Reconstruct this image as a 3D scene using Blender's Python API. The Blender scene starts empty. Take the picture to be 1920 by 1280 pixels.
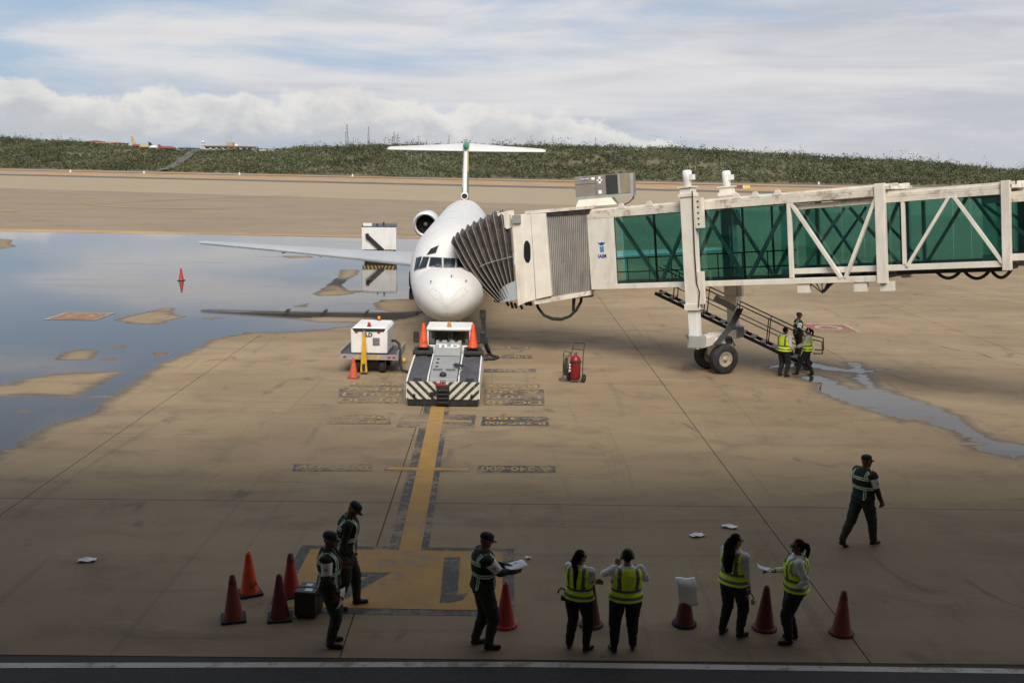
import bpy, bmesh, math, random
import numpy as np
from mathutils import Vector, Matrix, kdtree
random.seed(7); np.random.seed(7)
S = bpy.context.scene
COL = S.collection
R = math.radians

# ---------------------------------------------------------------- camera
FPX, CAMH, PITCH, ROLL = 1900.0, 7.0, R(9.71), R(0.9)
Fv = Vector((0, math.cos(PITCH), -math.sin(PITCH))); R0 = Vector((1, 0, 0)); U0 = R0.cross(Fv)
Rv = math.cos(ROLL) * R0 + math.sin(ROLL) * U0
Uv = math.cos(ROLL) * U0 - math.sin(ROLL) * R0
CP = Vector((0, 0, CAMH))
cam = bpy.data.cameras.new('camera'); camo = bpy.data.objects.new('camera', cam); COL.objects.link(camo)
M = Matrix((( Rv.x, Uv.x, -Fv.x), (Rv.y, Uv.y, -Fv.y), (Rv.z, Uv.z, -Fv.z))).to_4x4()
M.translation = CP
camo.matrix_world = M
cam.sensor_width = 36.0; cam.lens = 36.0 * FPX / 1920.0; cam.clip_start = 0.1; cam.clip_end = 20000
S.camera = camo
S.view_settings.view_transform = 'Standard'; S.view_settings.look = 'None'
S.view_settings.exposure = 0.0; S.view_settings.gamma = 1.0
try: S.view_settings.use_curve_mapping = False
except Exception: pass

def ray(x, y): return Fv + Rv * ((x - 960) / FPX) - Uv * ((y - 640) / FPX)
def G(x, y, z=0.0):
    d = ray(x, y); return CP + d * ((z - CAMH) / d.z)
def P(x, y, Y):
    d = ray(x, y); return CP + d * (Y / d.y)
def onplane(x, y, O, n):
    d = ray(x, y); return CP + d * ((O - CP).dot(n) / d.dot(n))

# ---------------------------------------------------------------- node helper
def N(nt, t, **kw):
    n = nt.nodes.new(t)
    for k, v in kw.items():
        if k == 'inp':
            for kk, vv in v.items():
                s = n.inputs[kk]
                if isinstance(vv, bpy.types.NodeSocket): nt.links.new(vv, s)
                else: s.default_value = vv
        else: setattr(n, k, v)
    return n
def math_(nt, op, a, b=0.0, c=None, clamp=False):
    i = {0: a, 1: b}
    if c is not None: i[2] = c
    return N(nt, 'ShaderNodeMath', operation=op, use_clamp=clamp, inp=i).outputs[0]
def mixc(nt, f, a, b, blend='MIX'):
    n = N(nt, 'ShaderNodeMix', data_type='RGBA', blend_type=blend)
    for k, v in ((0, f), (6, a), (7, b)):
        if isinstance(v, bpy.types.NodeSocket): nt.links.new(v, n.inputs[k])
        else: n.inputs[k].default_value = v if k == 0 or len(v) == 4 else (*v, 1)
    return n.outputs[2]
def noise(nt, vec, scale, detail=4.0, rough=0.55, dist=0.0):
    return N(nt, 'ShaderNodeTexNoise', inp={'Vector': vec, 'Scale': scale, 'Detail': detail, 'Roughness': rough, 'Distortion': dist}).outputs[0]
def sstep(nt, x, a, b, lo=0.0, hi=1.0):
    return N(nt, 'ShaderNodeMapRange', interpolation_type='SMOOTHSTEP', inp={0: x, 1: a, 2: b, 3: lo, 4: hi}).outputs[0]
def scalev(nt, vec, s):
    return N(nt, 'ShaderNodeVectorMath', operation='MULTIPLY', inp={0: vec, 1: s}).outputs[0]

# ---------------------------------------------------------------- world: hazy sun through cloud
SUN_EL, SUN_AZ = 47.0, 6.0
W = bpy.data.worlds.new('World'); S.world = W; W.use_nodes = True
nt = W.node_tree; nt.nodes.clear()
sky = N(nt, 'ShaderNodeTexSky', sky_type='NISHITA', sun_disc=False, sun_elevation=R(SUN_EL), sun_rotation=R(180 - SUN_AZ), air_density=1.0, dust_density=2.0, ozone_density=2.0)
skyc = N(nt, 'ShaderNodeVectorMath', operation='SCALE', inp={0: sky.outputs[0], 3: 0.085}).outputs[0]
dirv = N(nt, 'ShaderNodeTexCoord').outputs['Generated']
sep = N(nt, 'ShaderNodeSeparateXYZ', inp={0: dirv})
dx, dy, dz = sep.outputs
# blue behind the clouds, paled with humidity
base = mixc(nt, sstep(nt, dz, 0.08, 0.40, 0.68, 0.30), skyc, (0.46, 0.60, 0.79))
# high streaky layer
v1 = scalev(nt, dirv, (2.4, 2.4, 12.0))
n1 = noise(nt, v1, 1.6, 7.0, 0.6, 0.35)
v2 = scalev(nt, dirv, (1.1, 1.1, 7.0))
n2 = noise(nt, v2, 1.5, 4.0, 0.5, 0.2)
side = sstep(nt, dx, -0.25, 0.32)                      # cloud sheet thickens towards the right
lay = math_(nt, 'ADD', math_(nt, 'ADD', math_(nt, 'MULTIPLY', n1, 0.65), math_(nt, 'MULTIPLY', n2, 0.6)), math_(nt, 'MULTIPLY', side, 0.14))
m1 = sstep(nt, lay, 0.575, 0.80)
v3 = scalev(nt, dirv, (1.6, 1.6, 15.0))
n3 = noise(nt, v3, 2.3, 5.0, 0.55, 0.5)
grey = sstep(nt, math_(nt, 'ADD', n3, math_(nt, 'MULTIPLY', side, 0.16)), 0.42, 0.84)
colL = mixc(nt, grey, (0.74, 0.735, 0.745), (0.53, 0.545, 0.60))
c1 = mixc(nt, m1, base, colL)
# cumulus bank low over the horizon
v4 = scalev(nt, dirv, (1.0, 1.0, 1.5))
n4 = noise(nt, v4, 15.0, 8.0, 0.56, 0.1)
n5 = noise(nt, v4, 4.2, 3.0, 0.5)
top = math_(nt, 'ADD', math_(nt, 'MULTIPLY', n4, 0.085), math_(nt, 'MULTIPLY', n5, 0.065))
top = math_(nt, 'SUBTRACT', top, math_(nt, 'MULTIPLY', sstep(nt, dx, 0.0, 0.24), 0.06))
h = math_(nt, 'SUBTRACT', math_(nt, 'ADD', top, -0.010), dz)       # >0 below the cloud top
m2 = math_(nt, 'MULTIPLY', sstep(nt, h, 0.0, 0.009), sstep(nt, dz, 0.010, 0.030))
n6 = noise(nt, v4, 24.0, 6.0, 0.6, 0.4)
shade = sstep(nt, math_(nt, 'ADD', math_(nt, 'MULTIPLY', h, 14.0), math_(nt, 'MULTIPLY', n6, 0.9)), 0.45, 1.05)
colC = mixc(nt, shade, (0.82, 0.80, 0.76), (0.54, 0.55, 0.575))
c2 = mixc(nt, math_(nt, 'MULTIPLY', m2, 0.88), c1, colC)
bg = N(nt, 'ShaderNodeBackground', inp={0: c2, 1: 1.0})
wo = N(nt, 'ShaderNodeOutputWorld', inp={0: bg.outputs[0]})

sun = bpy.data.lights.new('sun', 'SUN'); suno = bpy.data.objects.new('sun', sun); COL.objects.link(suno)
sun.energy = 4.0; sun.angle = R(32.0); sun.color = (1.0, 0.945, 0.85)
suno.rotation_euler = (R(90 - SUN_EL), 0, R(SUN_AZ)); suno.location = (0, -30, 40)

# ---------------------------------------------------------------- tagging / object helpers
def tag(o, label=None, cat=None, group=None, kind=None):
    if label: o['label'] = label
    if cat: o['category'] = cat
    if group: o['group'] = group
    if kind: o['kind'] = kind
    return o
def thing(name, label, cat, loc=(0, 0, 0), rz=0.0, group=None):
    o = bpy.data.objects.new(name, None); COL.objects.link(o)
    o.empty_display_size = 0.3
    o.location = loc; o.rotation_euler = (0, 0, rz)
    return tag(o, label, cat, group)
def link(name, me, parent=None):
    o = bpy.data.objects.new(name, me); COL.objects.link(o)
    if parent is not None: o.parent = parent
    return o
def copy_tree(o, parent=None):
    c = o.copy(); COL.objects.link(c); c.parent = parent
    for ch in list(o.children): copy_tree(ch, c)
    return c

class MB:
    def __init__(s): s.v = []; s.f = []; s.m = []; s.sm = []
    def add(s, vs, fs, mi=0, smooth=False):
        b = len(s.v); s.v += [tuple(p) for p in vs]
        for f in fs:
            s.f.append([b + i for i in f]); s.m.append(mi); s.sm.append(smooth)
        return s
    def box(s, x0, x1, y0, y1, z0, z1, mi=0, mat=None):
        vs = [Vector((x, y, z)) for z in (z0, z1) for y in (y0, y1) for x in (x0, x1)]
        if mat is not None: vs = [mat @ p for p in vs]
        return s.add(vs, [(0, 2, 3, 1), (4, 5, 7, 6), (0, 1, 5, 4), (2, 6, 7, 3), (0, 4, 6, 2), (1, 3, 7, 5)], mi)
    def bar(s, a, b, w, h, up=(0, 0, 1), mi=0):
        a = Vector(a); b = Vector(b); d = (b - a).normalized(); up = Vector(up)
        if abs(d.dot(up.normalized())) > 0.99: up = Vector((0, 1, 0))
        sx = d.cross(up).normalized(); sz = sx.cross(d).normalized()
        vs = [p + sx * (i * w / 2) + sz * (j * h / 2) for p in (a, b) for j in (-1, 1) for i in (-1, 1)]
        return s.add(vs, [(0, 1, 3, 2), (4, 6, 7, 5), (0, 4, 5, 1), (2, 3, 7, 6), (0, 2, 6, 4), (1, 5, 7, 3)], mi)
    def tube(s, pts, r, n=10, mi=0, cap=True):
        pts = [Vector(p) for p in pts]; rs = r if isinstance(r, (list, tuple)) else [r] * len(pts)
        vs = []; prev = None
        for i, p in enumerate(pts):
            d = (pts[min(i + 1, len(pts) - 1)] - pts[max(i - 1, 0)]).normalized()
            if prev is None:
                a = d.orthogonal().normalized()
            else:
                a = (prev - d * prev.dot(d)); a = a.normalized() if a.length > 1e-6 else d.orthogonal().normalized()
            prev = a; b = d.cross(a)
            vs += [p + (a * math.cos(t) + b * math.sin(t)) * rs[i] for t in [2 * math.pi * k / n for k in range(n)]]
        fs = [(i * n + k, i * n + (k + 1) % n, (i + 1) * n + (k + 1) % n, (i + 1) * n + k) for i in range(len(pts) - 1) for k in range(n)]
        s.add(vs, fs, mi, True)
        if cap:
            L = len(pts) - 1
            s.add([vs[k] for k in range(n)], [tuple(range(n))[::-1]], mi); s.add([vs[L * n + k] for k in range(n)], [tuple(range(n))], mi)
        return s
    def lathe(s, prof, c=(0, 0, 0), axis=(0, 0, 1), n=24, mi=0, smooth=True):
        # prof: (radius, along axis)
        ax = Vector(axis).normalized(); a = ax.orthogonal().normalized(); b = ax.cross(a); c = Vector(c)
        vs = [c + ax * h + (a * math.cos(2 * math.pi * k / n) + b * math.sin(2 * math.pi * k / n)) * r for r, h in prof for k in range(n)]
        fs = [(i * n + k, i * n + (k + 1) % n, (i + 1) * n + (k + 1) % n, (i + 1) * n + k) for i in range(len(prof) - 1) for k in range(n)]
        return s.add(vs, fs, mi, smooth)
    def prism(s, outline, d, mi=0):
        o = [Vector(p) for p in outline]; d = Vector(d); n = len(o)
        fs = [tuple(range(n))[::-1], tuple(range(n, 2 * n))] + [(i, (i + 1) % n, n + (i + 1) % n, n + i) for i in range(n)]
        return s.add(o + [p + d for p in o], fs, mi)
    def loft(s, rings, mi=0, cap=True, smooth=True, closed=True):
        n = len(rings[0]); vs = [p for r in rings for p in r]
        kk = n if closed else n - 1
        fs = [(i * n + k, i * n + (k + 1) % n, (i + 1) * n + (k + 1) % n, (i + 1) * n + k) for i in range(len(rings) - 1) for k in range(kk)]
        s.add(vs, fs, mi, smooth)
        if cap: s.add(rings[0], [tuple(range(n))[::-1]], mi); s.add(rings[-1], [tuple(range(n))], mi)
        return s
    def build(s, name, mats, parent=None, bevel=0.0, seg=2, normals=True):
        me = bpy.data.meshes.new(name); me.from_pydata(s.v, [], s.f)
        for m in (mats if isinstance(mats, (list, tuple)) else [mats]): me.materials.append(m)
        me.polygons.foreach_set('material_index', s.m); me.polygons.foreach_set('use_smooth', s.sm)
        if normals:
            bm = bmesh.new(); bm.from_mesh(me); bmesh.ops.recalc_face_normals(bm, faces=bm.faces); bm.to_mesh(me); bm.free()
        me.update()
        o = link(name, me, parent)
        if bevel:
            b = o.modifiers.new('bevel', 'BEVEL'); b.width = bevel; b.segments = seg; b.limit_method = 'ANGLE'; b.angle_limit = R(40)
        return o

# ---------------------------------------------------------------- materials
MATS = {}
def newmat(name):
    m = bpy.data.materials.new(name); m.use_nodes = True; m.node_tree.nodes.clear(); MATS[name] = m
    return m, m.node_tree
def pm(name, col, rough=0.5, metal=0.0, var=0.12, scale=2.0, dirt=None, dscale=1.5, damt=0.35, bump=0.0, bscale=40.0, coord='Object', spec=0.5, streak=False):
    """painted / plain surface with uneven tone, grime patches and optional fine relief"""
    if name in MATS: return MATS[name]
    m, nt = newmat(name)
    tc = N(nt, 'ShaderNodeTexCoord').outputs['Object'] if coord == 'Object' else N(nt, 'ShaderNodeNewGeometry').outputs['Position']
    a = noise(nt, tc, scale, 5.0, 0.6)
    lo = tuple(c * (1 - var) for c in col); hi = tuple(min(1, c * (1 + var)) for c in col)
    c = mixc(nt, sstep(nt, a, 0.3, 0.7), lo, hi)
    if dirt:
        dv = scalev(nt, tc, (1, 1, 0.25)) if streak else tc
        d = noise(nt, dv, dscale, 7.0, 0.65, 0.3)
        c = mixc(nt, math_(nt, 'MULTIPLY', sstep(nt, d, 0.48, 0.72), damt), c, dirt)
    rr = N(nt, 'ShaderNodeMapRange', inp={0: a, 1: 0.3, 2: 0.7, 3: max(0.02, rough - 0.08), 4: min(1, rough + 0.1)}).outputs[0]
    b = N(nt, 'ShaderNodeBsdfPrincipled', inp={'Base Color': c, 'Roughness': rr, 'Metallic': metal, 'Specular IOR Level': spec})
    if bump:
        bn = noise(nt, tc, bscale, 3.0)
        bp = N(nt, 'ShaderNodeBump', inp={'Strength': bump, 'Distance': 0.02, 'Height': bn})
        nt.links.new(bp.outputs[0], b.inputs['Normal'])
    N(nt, 'ShaderNodeOutputMaterial', inp={0: b.outputs[0]})
    return m

# concrete node group, laid in world position so that neighbouring sheets agree
cg = bpy.data.node_groups.new('concrete_surface', 'ShaderNodeTree')
for nme, ty in (('Color', 'NodeSocketColor'), ('Rough', 'NodeSocketFloat'), ('Height', 'NodeSocketFloat')):
    cg.interface.new_socket(name=nme, in_out='OUTPUT', socket_type=ty)
nt = cg
pos = N(nt, 'ShaderNodeNewGeometry').outputs['Position']
big = noise(nt, scalev(nt, pos, (0.07, 0.11, 0.1)), 1.0, 6.0, 0.6, 0.4)
mid = noise(nt, scalev(nt, pos, (0.5, 0.8, 0.5)), 1.0, 7.0, 0.65, 0.3)
fine = noise(nt, pos, 14.0, 7.0, 0.8)
c = mixc(nt, sstep(nt, big, 0.3, 0.7), (0.208, 0.145, 0.076), (0.312, 0.227, 0.128))
c = mixc(nt, math_(nt, 'MULTIPLY', sstep(nt, mid, 0.46, 0.70), 0.62), c, (0.150, 0.108, 0.062))
c = mixc(nt, math_(nt, 'MULTIPLY', sstep(nt, fine, 0.42, 0.70), 0.32), c, (0.36, 0.28, 0.175))
# slab to slab tone
sp = N(nt, 'ShaderNodeSeparateXYZ', inp={0: pos})
cellx = math_(nt, 'FLOOR', math_(nt, 'DIVIDE', math_(nt, 'ADD', sp.outputs[0], 2.2), 7.7))
celly = math_(nt, 'FLOOR', math_(nt, 'DIVIDE', math_(nt, 'SUBTRACT', sp.outputs[1], 13.4), 7.7))
wn = N(nt, 'ShaderNodeTexWhiteNoise', noise_dimensions='2D', inp={0: N(nt, 'ShaderNodeCombineXYZ', inp={0: cellx, 1: celly}).outputs[0]}).outputs[0]
c = mixc(nt, math_(nt, 'MULTIPLY', wn, 0.16), c, (0.15, 0.112, 0.075))
# oil and rubber
oil = noise(nt, scalev(nt, pos, (0.9, 0.45, 1)), 0.9, 4.0, 0.5, 1.2)
c = mixc(nt, math_(nt, 'MULTIPLY', sstep(nt, oil, 0.60, 0.76), 0.6), c, (0.07, 0.058, 0.047))
spot = N(nt, 'ShaderNodeTexVoronoi', inp={'Vector': pos, 'Scale': 0.8, 'Randomness': 1.0}).outputs['Distance']
c = mixc(nt, math_(nt, 'MULTIPLY', sstep(nt, spot, 0.05, 0.02), 0.55), c, (0.05, 0.042, 0.036))
trk = noise(nt, scalev(nt, pos, (2.6, 0.10, 1)), 1.0, 4.0, 0.6, 0.5)
c = mixc(nt, math_(nt, 'MULTIPLY', sstep(nt, trk, 0.58, 0.72), 0.30), c, (0.09, 0.072, 0.055))
trk2 = noise(nt, scalev(nt, pos, (0.14, 2.2, 1)), 1.0, 4.0, 0.6, 0.6)
c = mixc(nt, math_(nt, 'MULTIPLY', sstep(nt, trk2, 0.58, 0.74), 0.35), c, (0.10, 0.08, 0.062))
dust = noise(nt, scalev(nt, pos, (0.35, 0.6, 1)), 1.3, 6.0, 0.7, 0.8)
c = mixc(nt, math_(nt, 'MULTIPLY', sstep(nt, dust, 0.56, 0.74), 0.35), c, (0.385, 0.295, 0.178))
go = N(nt, 'NodeGroupOutput')
nt.links.new(c, go.inputs[0])
nt.links.new(math_(nt, 'ADD', 0.68, math_(nt, 'MULTIPLY', mid, 0.25)), go.inputs[1])
nt.links.new(math_(nt, 'ADD', math_(nt, 'MULTIPLY', fine, 0.6), mid), go.inputs[2])
def concrete(nt):
    g = nt.nodes.new('ShaderNodeGroup'); g.node_tree = cg; return g.outputs
def m_concrete(name, tint=None, amt=0.0):
    m, nt = newmat(name); o = concrete(nt)
    c = mixc(nt, amt, o[0], tint) if tint else o[0]
    b = N(nt, 'ShaderNodeBsdfPrincipled', inp={'Base Color': c, 'Roughness': o[1]})
    bp = N(nt, 'ShaderNodeBump', inp={'Strength': 0.25, 'Distance': 0.01, 'Height': o[2]}); nt.links.new(bp.outputs[0], b.inputs['Normal'])
    N(nt, 'ShaderNodeOutputMaterial', inp={0: b.outputs[0]}); return m
def m_paint(name, col, wear=0.5, scale=5.0):
    m, nt = newmat(name); o = concrete(nt)
    pos = N(nt, 'ShaderNodeNewGeometry').outputs['Position']
    a = math_(nt, 'ADD', math_(nt, 'MULTIPLY', noise(nt, pos, scale, 8.0, 0.72), 0.6), math_(nt, 'MULTIPLY', noise(nt, pos, 0.7, 3.0), 0.4))
    k = sstep(nt, a, 0.62 - 0.30 * wear, 0.70 - 0.22 * wear)          # 1 where worn away
    k = math_(nt, 'SUBTRACT', 1.0, k) if False else k
    tone = mixc(nt, sstep(nt, noise(nt, pos, 1.3, 5.0), 0.3, 0.7), tuple(x * 0.82 for x in col), col)
    c = mixc(nt, math_(nt, 'MULTIPLY', k, 0.85), tone, o[0])
    b = N(nt, 'ShaderNodeBsdfPrincipled', inp={'Base Color': c, 'Roughness': 0.7})
    N(nt, 'ShaderNodeOutputMaterial', inp={0: b.outputs[0]}); return m
def m_water(name):
    m, nt = newmat(name); o = concrete(nt)
    pos = N(nt, 'ShaderNodeNewGeometry').outputs['Position']
    w = N(nt, 'ShaderNodeAttribute', attribute_name='wet').outputs['Fac']
    t = math_(nt, 'ADD', w, math_(nt, 'MULTIPLY', math_(nt, 'SUBTRACT', noise(nt, scalev(nt, pos, (0.8, 1.6, 1)), 1.3, 6.0, 0.65), 0.5), 0.95))
    fil = noise(nt, scalev(nt, pos, (0.35, 2.6, 1)), 1.0, 7.0, 0.7, 0.6)
    t = math_(nt, 'SUBTRACT', t, math_(nt, 'MULTIPLY', sstep(nt, fil, 0.58, 0.78), 2.1))
    wet = sstep(nt, t, 0.0, 0.09); damp = sstep(nt, t, -0.45, 0.05)
    c = mixc(nt, math_(nt, 'MULTIPLY', damp, 0.60), o[0], (0.045, 0.035, 0.027)); c = mixc(nt, math_(nt, 'MULTIPLY', wet, 0.75), c, (0.022, 0.020, 0.019))
    rip = noise(nt, scalev(nt, pos, (0.25, 1.6, 1)), 1.0, 5.0, 0.6)
    rip2 = math_(nt, 'ADD', rip, math_(nt, 'MULTIPLY', noise(nt, scalev(nt, pos, (1.2, 7.0, 1)), 1.0, 3.0), 0.35))
    film = noise(nt, scalev(nt, pos, (0.10, 0.9, 1)), 1.0, 7.0, 0.7, 0.5)
    rlo = sstep(nt, film, 0.50, 0.78, 0.02, 0.22)
    rgh = N(nt, 'ShaderNodeMix', data_type='FLOAT', inp={0: wet, 2: 0.55, 3: rlo}).outputs[0]
    b = N(nt, 'ShaderNodeBsdfPrincipled', inp={'Base Color': c, 'Roughness': rgh, 'IOR': 1.33})
    bh = math_(nt, 'MULTIPLY', o[2], math_(nt, 'SUBTRACT', 1.0, wet))
    bp = N(nt, 'ShaderNodeBump', inp={'Strength': 0.25, 'Distance': 0.01, 'Height': bh})
    bp2 = N(nt, 'ShaderNodeBump', inp={'Strength': 0.09, 'Distance': 0.01, 'Height': rip2, 'Normal': bp.outputs[0]})
    nt.links.new(bp2.outputs[0], b.inputs['Normal'])
    N(nt, 'ShaderNodeOutputMaterial', inp={0: b.outputs[0]}); return m
def m_glass(name, tint, rough=0.02):
    m, nt = newmat(name)
    tr = N(nt, 'ShaderNodeBsdfTransparent', inp={0: (*tint, 1)})
    gl = N(nt, 'ShaderNodeBsdfGlossy', inp={0: (1, 1, 1, 1), 'Roughness': rough})
    fr = N(nt, 'ShaderNodeFresnel', inp={0: 1.5})
    mx = N(nt, 'ShaderNodeMixShader', inp={0: fr.outputs[0], 1: tr.outputs[0], 2: gl.outputs[0]})
    N(nt, 'ShaderNodeOutputMaterial', inp={0: mx.outputs[0]}); return m
def m_leaf(name):
    m, nt = newmat(name)
    at = N(nt, 'ShaderNodeAttribute', attribute_name='tone').outputs['Color']
    d = N(nt, 'ShaderNodeBsdfPrincipled', inp={'Base Color': at, 'Roughness': 0.8, 'Specular IOR Level': 0.2})
    N(nt, 'ShaderNodeOutputMaterial', inp={0: d.outputs[0]}); return m

CONC = m_concrete('apron_concrete'); PALE = m_concrete('pale_concrete', (0.36, 0.29, 0.19), 0.6); GREYC = m_concrete('grey_concrete', (0.24, 0.19, 0.135), 0.45)
WATER = m_water('standing_water')
JOINT = pm('joint_filler', (0.035, 0.028, 0.022), 0.9, coord='Pos')
ASPH = pm('asphalt', (0.042, 0.039, 0.036), 0.85, var=0.3, scale=9.0, dirt=(0.11, 0.095, 0.08), dscale=30, damt=0.5, bump=0.4, bscale=60, coord='Pos')
ASPHF = pm('far_asphalt', (0.105, 0.095, 0.085), 0.85, var=0.2, scale=0.1, coord='Pos')
DIRT = pm('dry_earth', (0.36, 0.23, 0.115), 0.95, var=0.25, scale=0.06, dirt=(0.24, 0.17, 0.10), dscale=0.15, coord='Pos')
SCRUBG = pm('scrub_earth', (0.125, 0.105, 0.064), 0.95, var=0.3, scale=0.05, coord='Pos')
YEL = m_paint('yellow_marking', (0.43, 0.235, 0.048), 0.42); GRY = m_paint('grey_marking', (0.062, 0.059, 0.058), 0.52); GRYW = m_paint('worn_grey_marking', (0.068, 0.064, 0.064), 0.75)
YELW = m_paint('worn_yellow_marking', (0.42, 0.25, 0.075), 0.70); FAINT = m_paint('faint_white_marking', (0.42, 0.38, 0.31), 0.7); WHT = m_paint('white_marking', (0.55, 0.52, 0.46), 0.45); REDM = m_paint('red_marking', (0.26, 0.07, 0.045), 0.62); DUST = m_paint('dusty_white_marking', (0.33, 0.30, 0.24), 0.7)
WHITE = pm('white_paint', (0.74, 0.73, 0.70), 0.35, var=0.05, dirt=(0.42, 0.38, 0.32), dscale=2.0, damt=0.35, streak=True)
PLANE = pm('aircraft_white', (0.68, 0.665, 0.64), 0.32, var=0.03, scale=0.6, dirt=(0.52, 0.50, 0.46), dscale=0.9, damt=0.4)
CREAM = pm('cream_paint', (0.74, 0.69, 0.60), 0.45, var=0.06, dirt=(0.36, 0.29, 0.21), dscale=1.6, damt=0.38, streak=True)
CREAMR = pm('cream_rusted', (0.70, 0.64, 0.54), 0.55, var=0.08, dirt=(0.20, 0.085, 0.035), dscale=2.6, damt=0.75)
ALU = pm('bare_aluminium', (0.52, 0.53, 0.54), 0.38, metal=0.8, var=0.08)
STEEL = pm('dull_steel', (0.25, 0.25, 0.25), 0.5, metal=0.6, var=0.15)
BLACK = pm('black_rubber', (0.016, 0.016, 0.017), 0.75, var=0.3, scale=6, dirt=(0.07, 0.06, 0.05), dscale=5, damt=0.4)
BLKM = pm('black_metal', (0.022, 0.021, 0.020), 0.5, var=0.3, scale=4, dirt=(0.09, 0.075, 0.06), dscale=4, damt=0.4)
GREYP = pm('grey_paint', (0.28, 0.29, 0.285), 0.45, var=0.06, dirt=(0.17, 0.16, 0.15), dscale=3, damt=0.4)
DGREY = pm('charcoal_deck', (0.062, 0.066, 0.075), 0.6, var=0.15, dirt=(0.15, 0.13, 0.11), dscale=4, damt=0.35)
BLUEGR = pm('blue_grey_panel', (0.36, 0.40, 0.42), 0.5, var=0.06, dirt=(0.2, 0.19, 0.17), damt=0.3)
TAUPE = pm('taupe_cabinet', (0.21, 0.185, 0.165), 0.5, var=0.08, dirt=(0.12, 0.10, 0.085), damt=0.3)
CANVAS = pm('bellows_canvas', (0.068, 0.061, 0.055), 0.8, var=0.3, scale=5.0, dirt=(0.17, 0.145, 0.12), dscale=4, damt=0.55, bump=0.4, bscale=14)
CURT = pm('curtain_slat', (0.33, 0.31, 0.28), 0.55, metal=0.2, var=0.1, dirt=(0.14, 0.12, 0.10), dscale=3, damt=0.5, streak=True)
ORANGE = pm('orange_plastic', (0.75, 0.085, 0.018), 0.5, var=0.12, scale=5, dirt=(0.25, 0.05, 0.02), dscale=6, damt=0.5)
REDC = pm('red_plastic', (0.42, 0.030, 0.016), 0.5, var=0.15, scale=5, dirt=(0.12, 0.03, 0.02), dscale=6, damt=0.6)
BRNC = pm('faded_brown_plastic', (0.24, 0.050, 0.022), 0.6, var=0.2, scale=5, dirt=(0.06, 0.03, 0.02), dscale=5, damt=0.7)
MAROON = pm('dark_red_plastic', (0.13, 0.016, 0.012), 0.6, var=0.2, scale=5, dirt=(0.04, 0.015, 0.012), dscale=5, damt=0.6)
REDG = pm('extinguisher_red', (0.20, 0.011, 0.013), 0.4, var=0.08)
YELP = pm('yellow_paint', (0.62, 0.34, 0.02), 0.45, var=0.1, dirt=(0.25, 0.15, 0.04), dscale=5, damt=0.5)
DGLASS = pm('dark_window', (0.018, 0.022, 0.024), 0.08, var=0.2)
GREENP = pm('green_livery', (0.02, 0.20, 0.085), 0.3, var=0.08)
YELLIV = pm('yellow_livery', (0.66, 0.40, 0.03), 0.3, var=0.08)
PAPER = pm('paper', (0.82, 0.81, 0.82), 0.8, var=0.03)
GLASSG = m_glass('green_glass', (0.58, 0.81, 0.79)); GLASSC = m_glass('clear_glass', (0.72, 0.78, 0.76))
REDL = pm('red_lens', (0.45, 0.02, 0.01), 0.2); AMBER = pm('amber_lens', (0.60, 0.20, 0.02), 0.25); BLUE = pm('blue_print', (0.02, 0.05, 0.28), 0.5); SKYB = pm('light_blue_print', (0.06, 0.24, 0.42), 0.5)
INK = pm('black_print', (0.02, 0.02, 0.022), 0.6)

WINGG = pm('wing_grey', (0.37, 0.38, 0.40), 0.35, var=0.06, scale=0.5)
# ================================================================ THE SETTING
def sheet(name, pts, z, mat, parent=None, kind='structure'):
    mb = MB(); mb.add([(p[0], p[1], z) for p in pts], [tuple(range(len(pts)))])
    o = mb.build(name, mat, parent, normals=False)
    if o.data.polygons[0].normal.z < 0: o.data.flip_normals()
    return tag(o, kind=kind) if parent is None and kind else o
sheet('ground', [(-7000, -300), (7000, -300), (7000, 9000), (-7000, 9000)], -0.06, SCRUBG)
def band(name, c0, c1, mat, z, x0=-900, x1=1200):       # strips that run obliquely across the airfield
    return sheet(name, [(x0, c0 - 0.41 * x0), (x1, c0 - 0.41 * x1), (x1, c1 - 0.41 * x1), (x0, c1 - 0.41 * x0)], z, mat)
sheet('airfield_pavement', [(-900, 105.5), (900, 105.5), (900, 380 - .41 * 900), (220, 380 - .41 * 220), (-900, 380 + .41 * 900)] if False else
      [(-900, 105.0), (560, 105.0), (560, 376 - .41 * 560), (-900, 376 + .41 * 900)], -0.030, GREYC)
band('taxiway', 205, 372, PALE, -0.022)
band('runway', 374, 412, ASPHF, -0.016)
band('dry_verge', 412, 545, DIRT, -0.030)
band('perimeter_road', 545, 590, ASPHF, -0.020)
band('dry_roadside', 590, 660, DIRT, -0.040)
# rim of dry orange earth along the far side of the wet apron
def strip(name, px, w, mat, z, parent=None):
    g = [G(*p) for p in px]
    return sheet(name, [(q.x, q.y - w / 2) for q in g] + [(q.x, q.y + w / 2) for q in g[::-1]], z, mat, parent)
sheet('dirt_rim', [(-75, 100.2), (-48, 100.6), (-30, 100.9), (-17, 101.4), (0, 101.8), (0, 102.6), (-17, 103.4), (-32, 104.0), (-50, 104.6), (-75, 105.0)], 0.006, DIRT)
# yellow taxi lines far out
for px, w in (([(20, 397), (150, 385), (260, 378), (400, 372), (560, 366)], 0.9), ([(150, 379), (180, 386), (260, 390), (420, 392)], 0.9), ([(0, 395), (30, 396)], 1.6)):
    g = [G(*p) for p in px]
    mb = MB()
    for a, b in zip(g, g[1:]):
        d = Vector((b.y - a.y, a.x - b.x, 0)); d = Vector((0, 1, 0))
        mb.add([(a.x, a.y - w, 0), (b.x, b.y - w, 0), (b.x, b.y + w, 0), (a.x, a.y + w, 0)], [(0, 1, 2, 3)])
    o = mb.build('taxi_line', YELW, None, normals=False); o.location.z = 0.004; tag(o, kind='structure')

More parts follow.
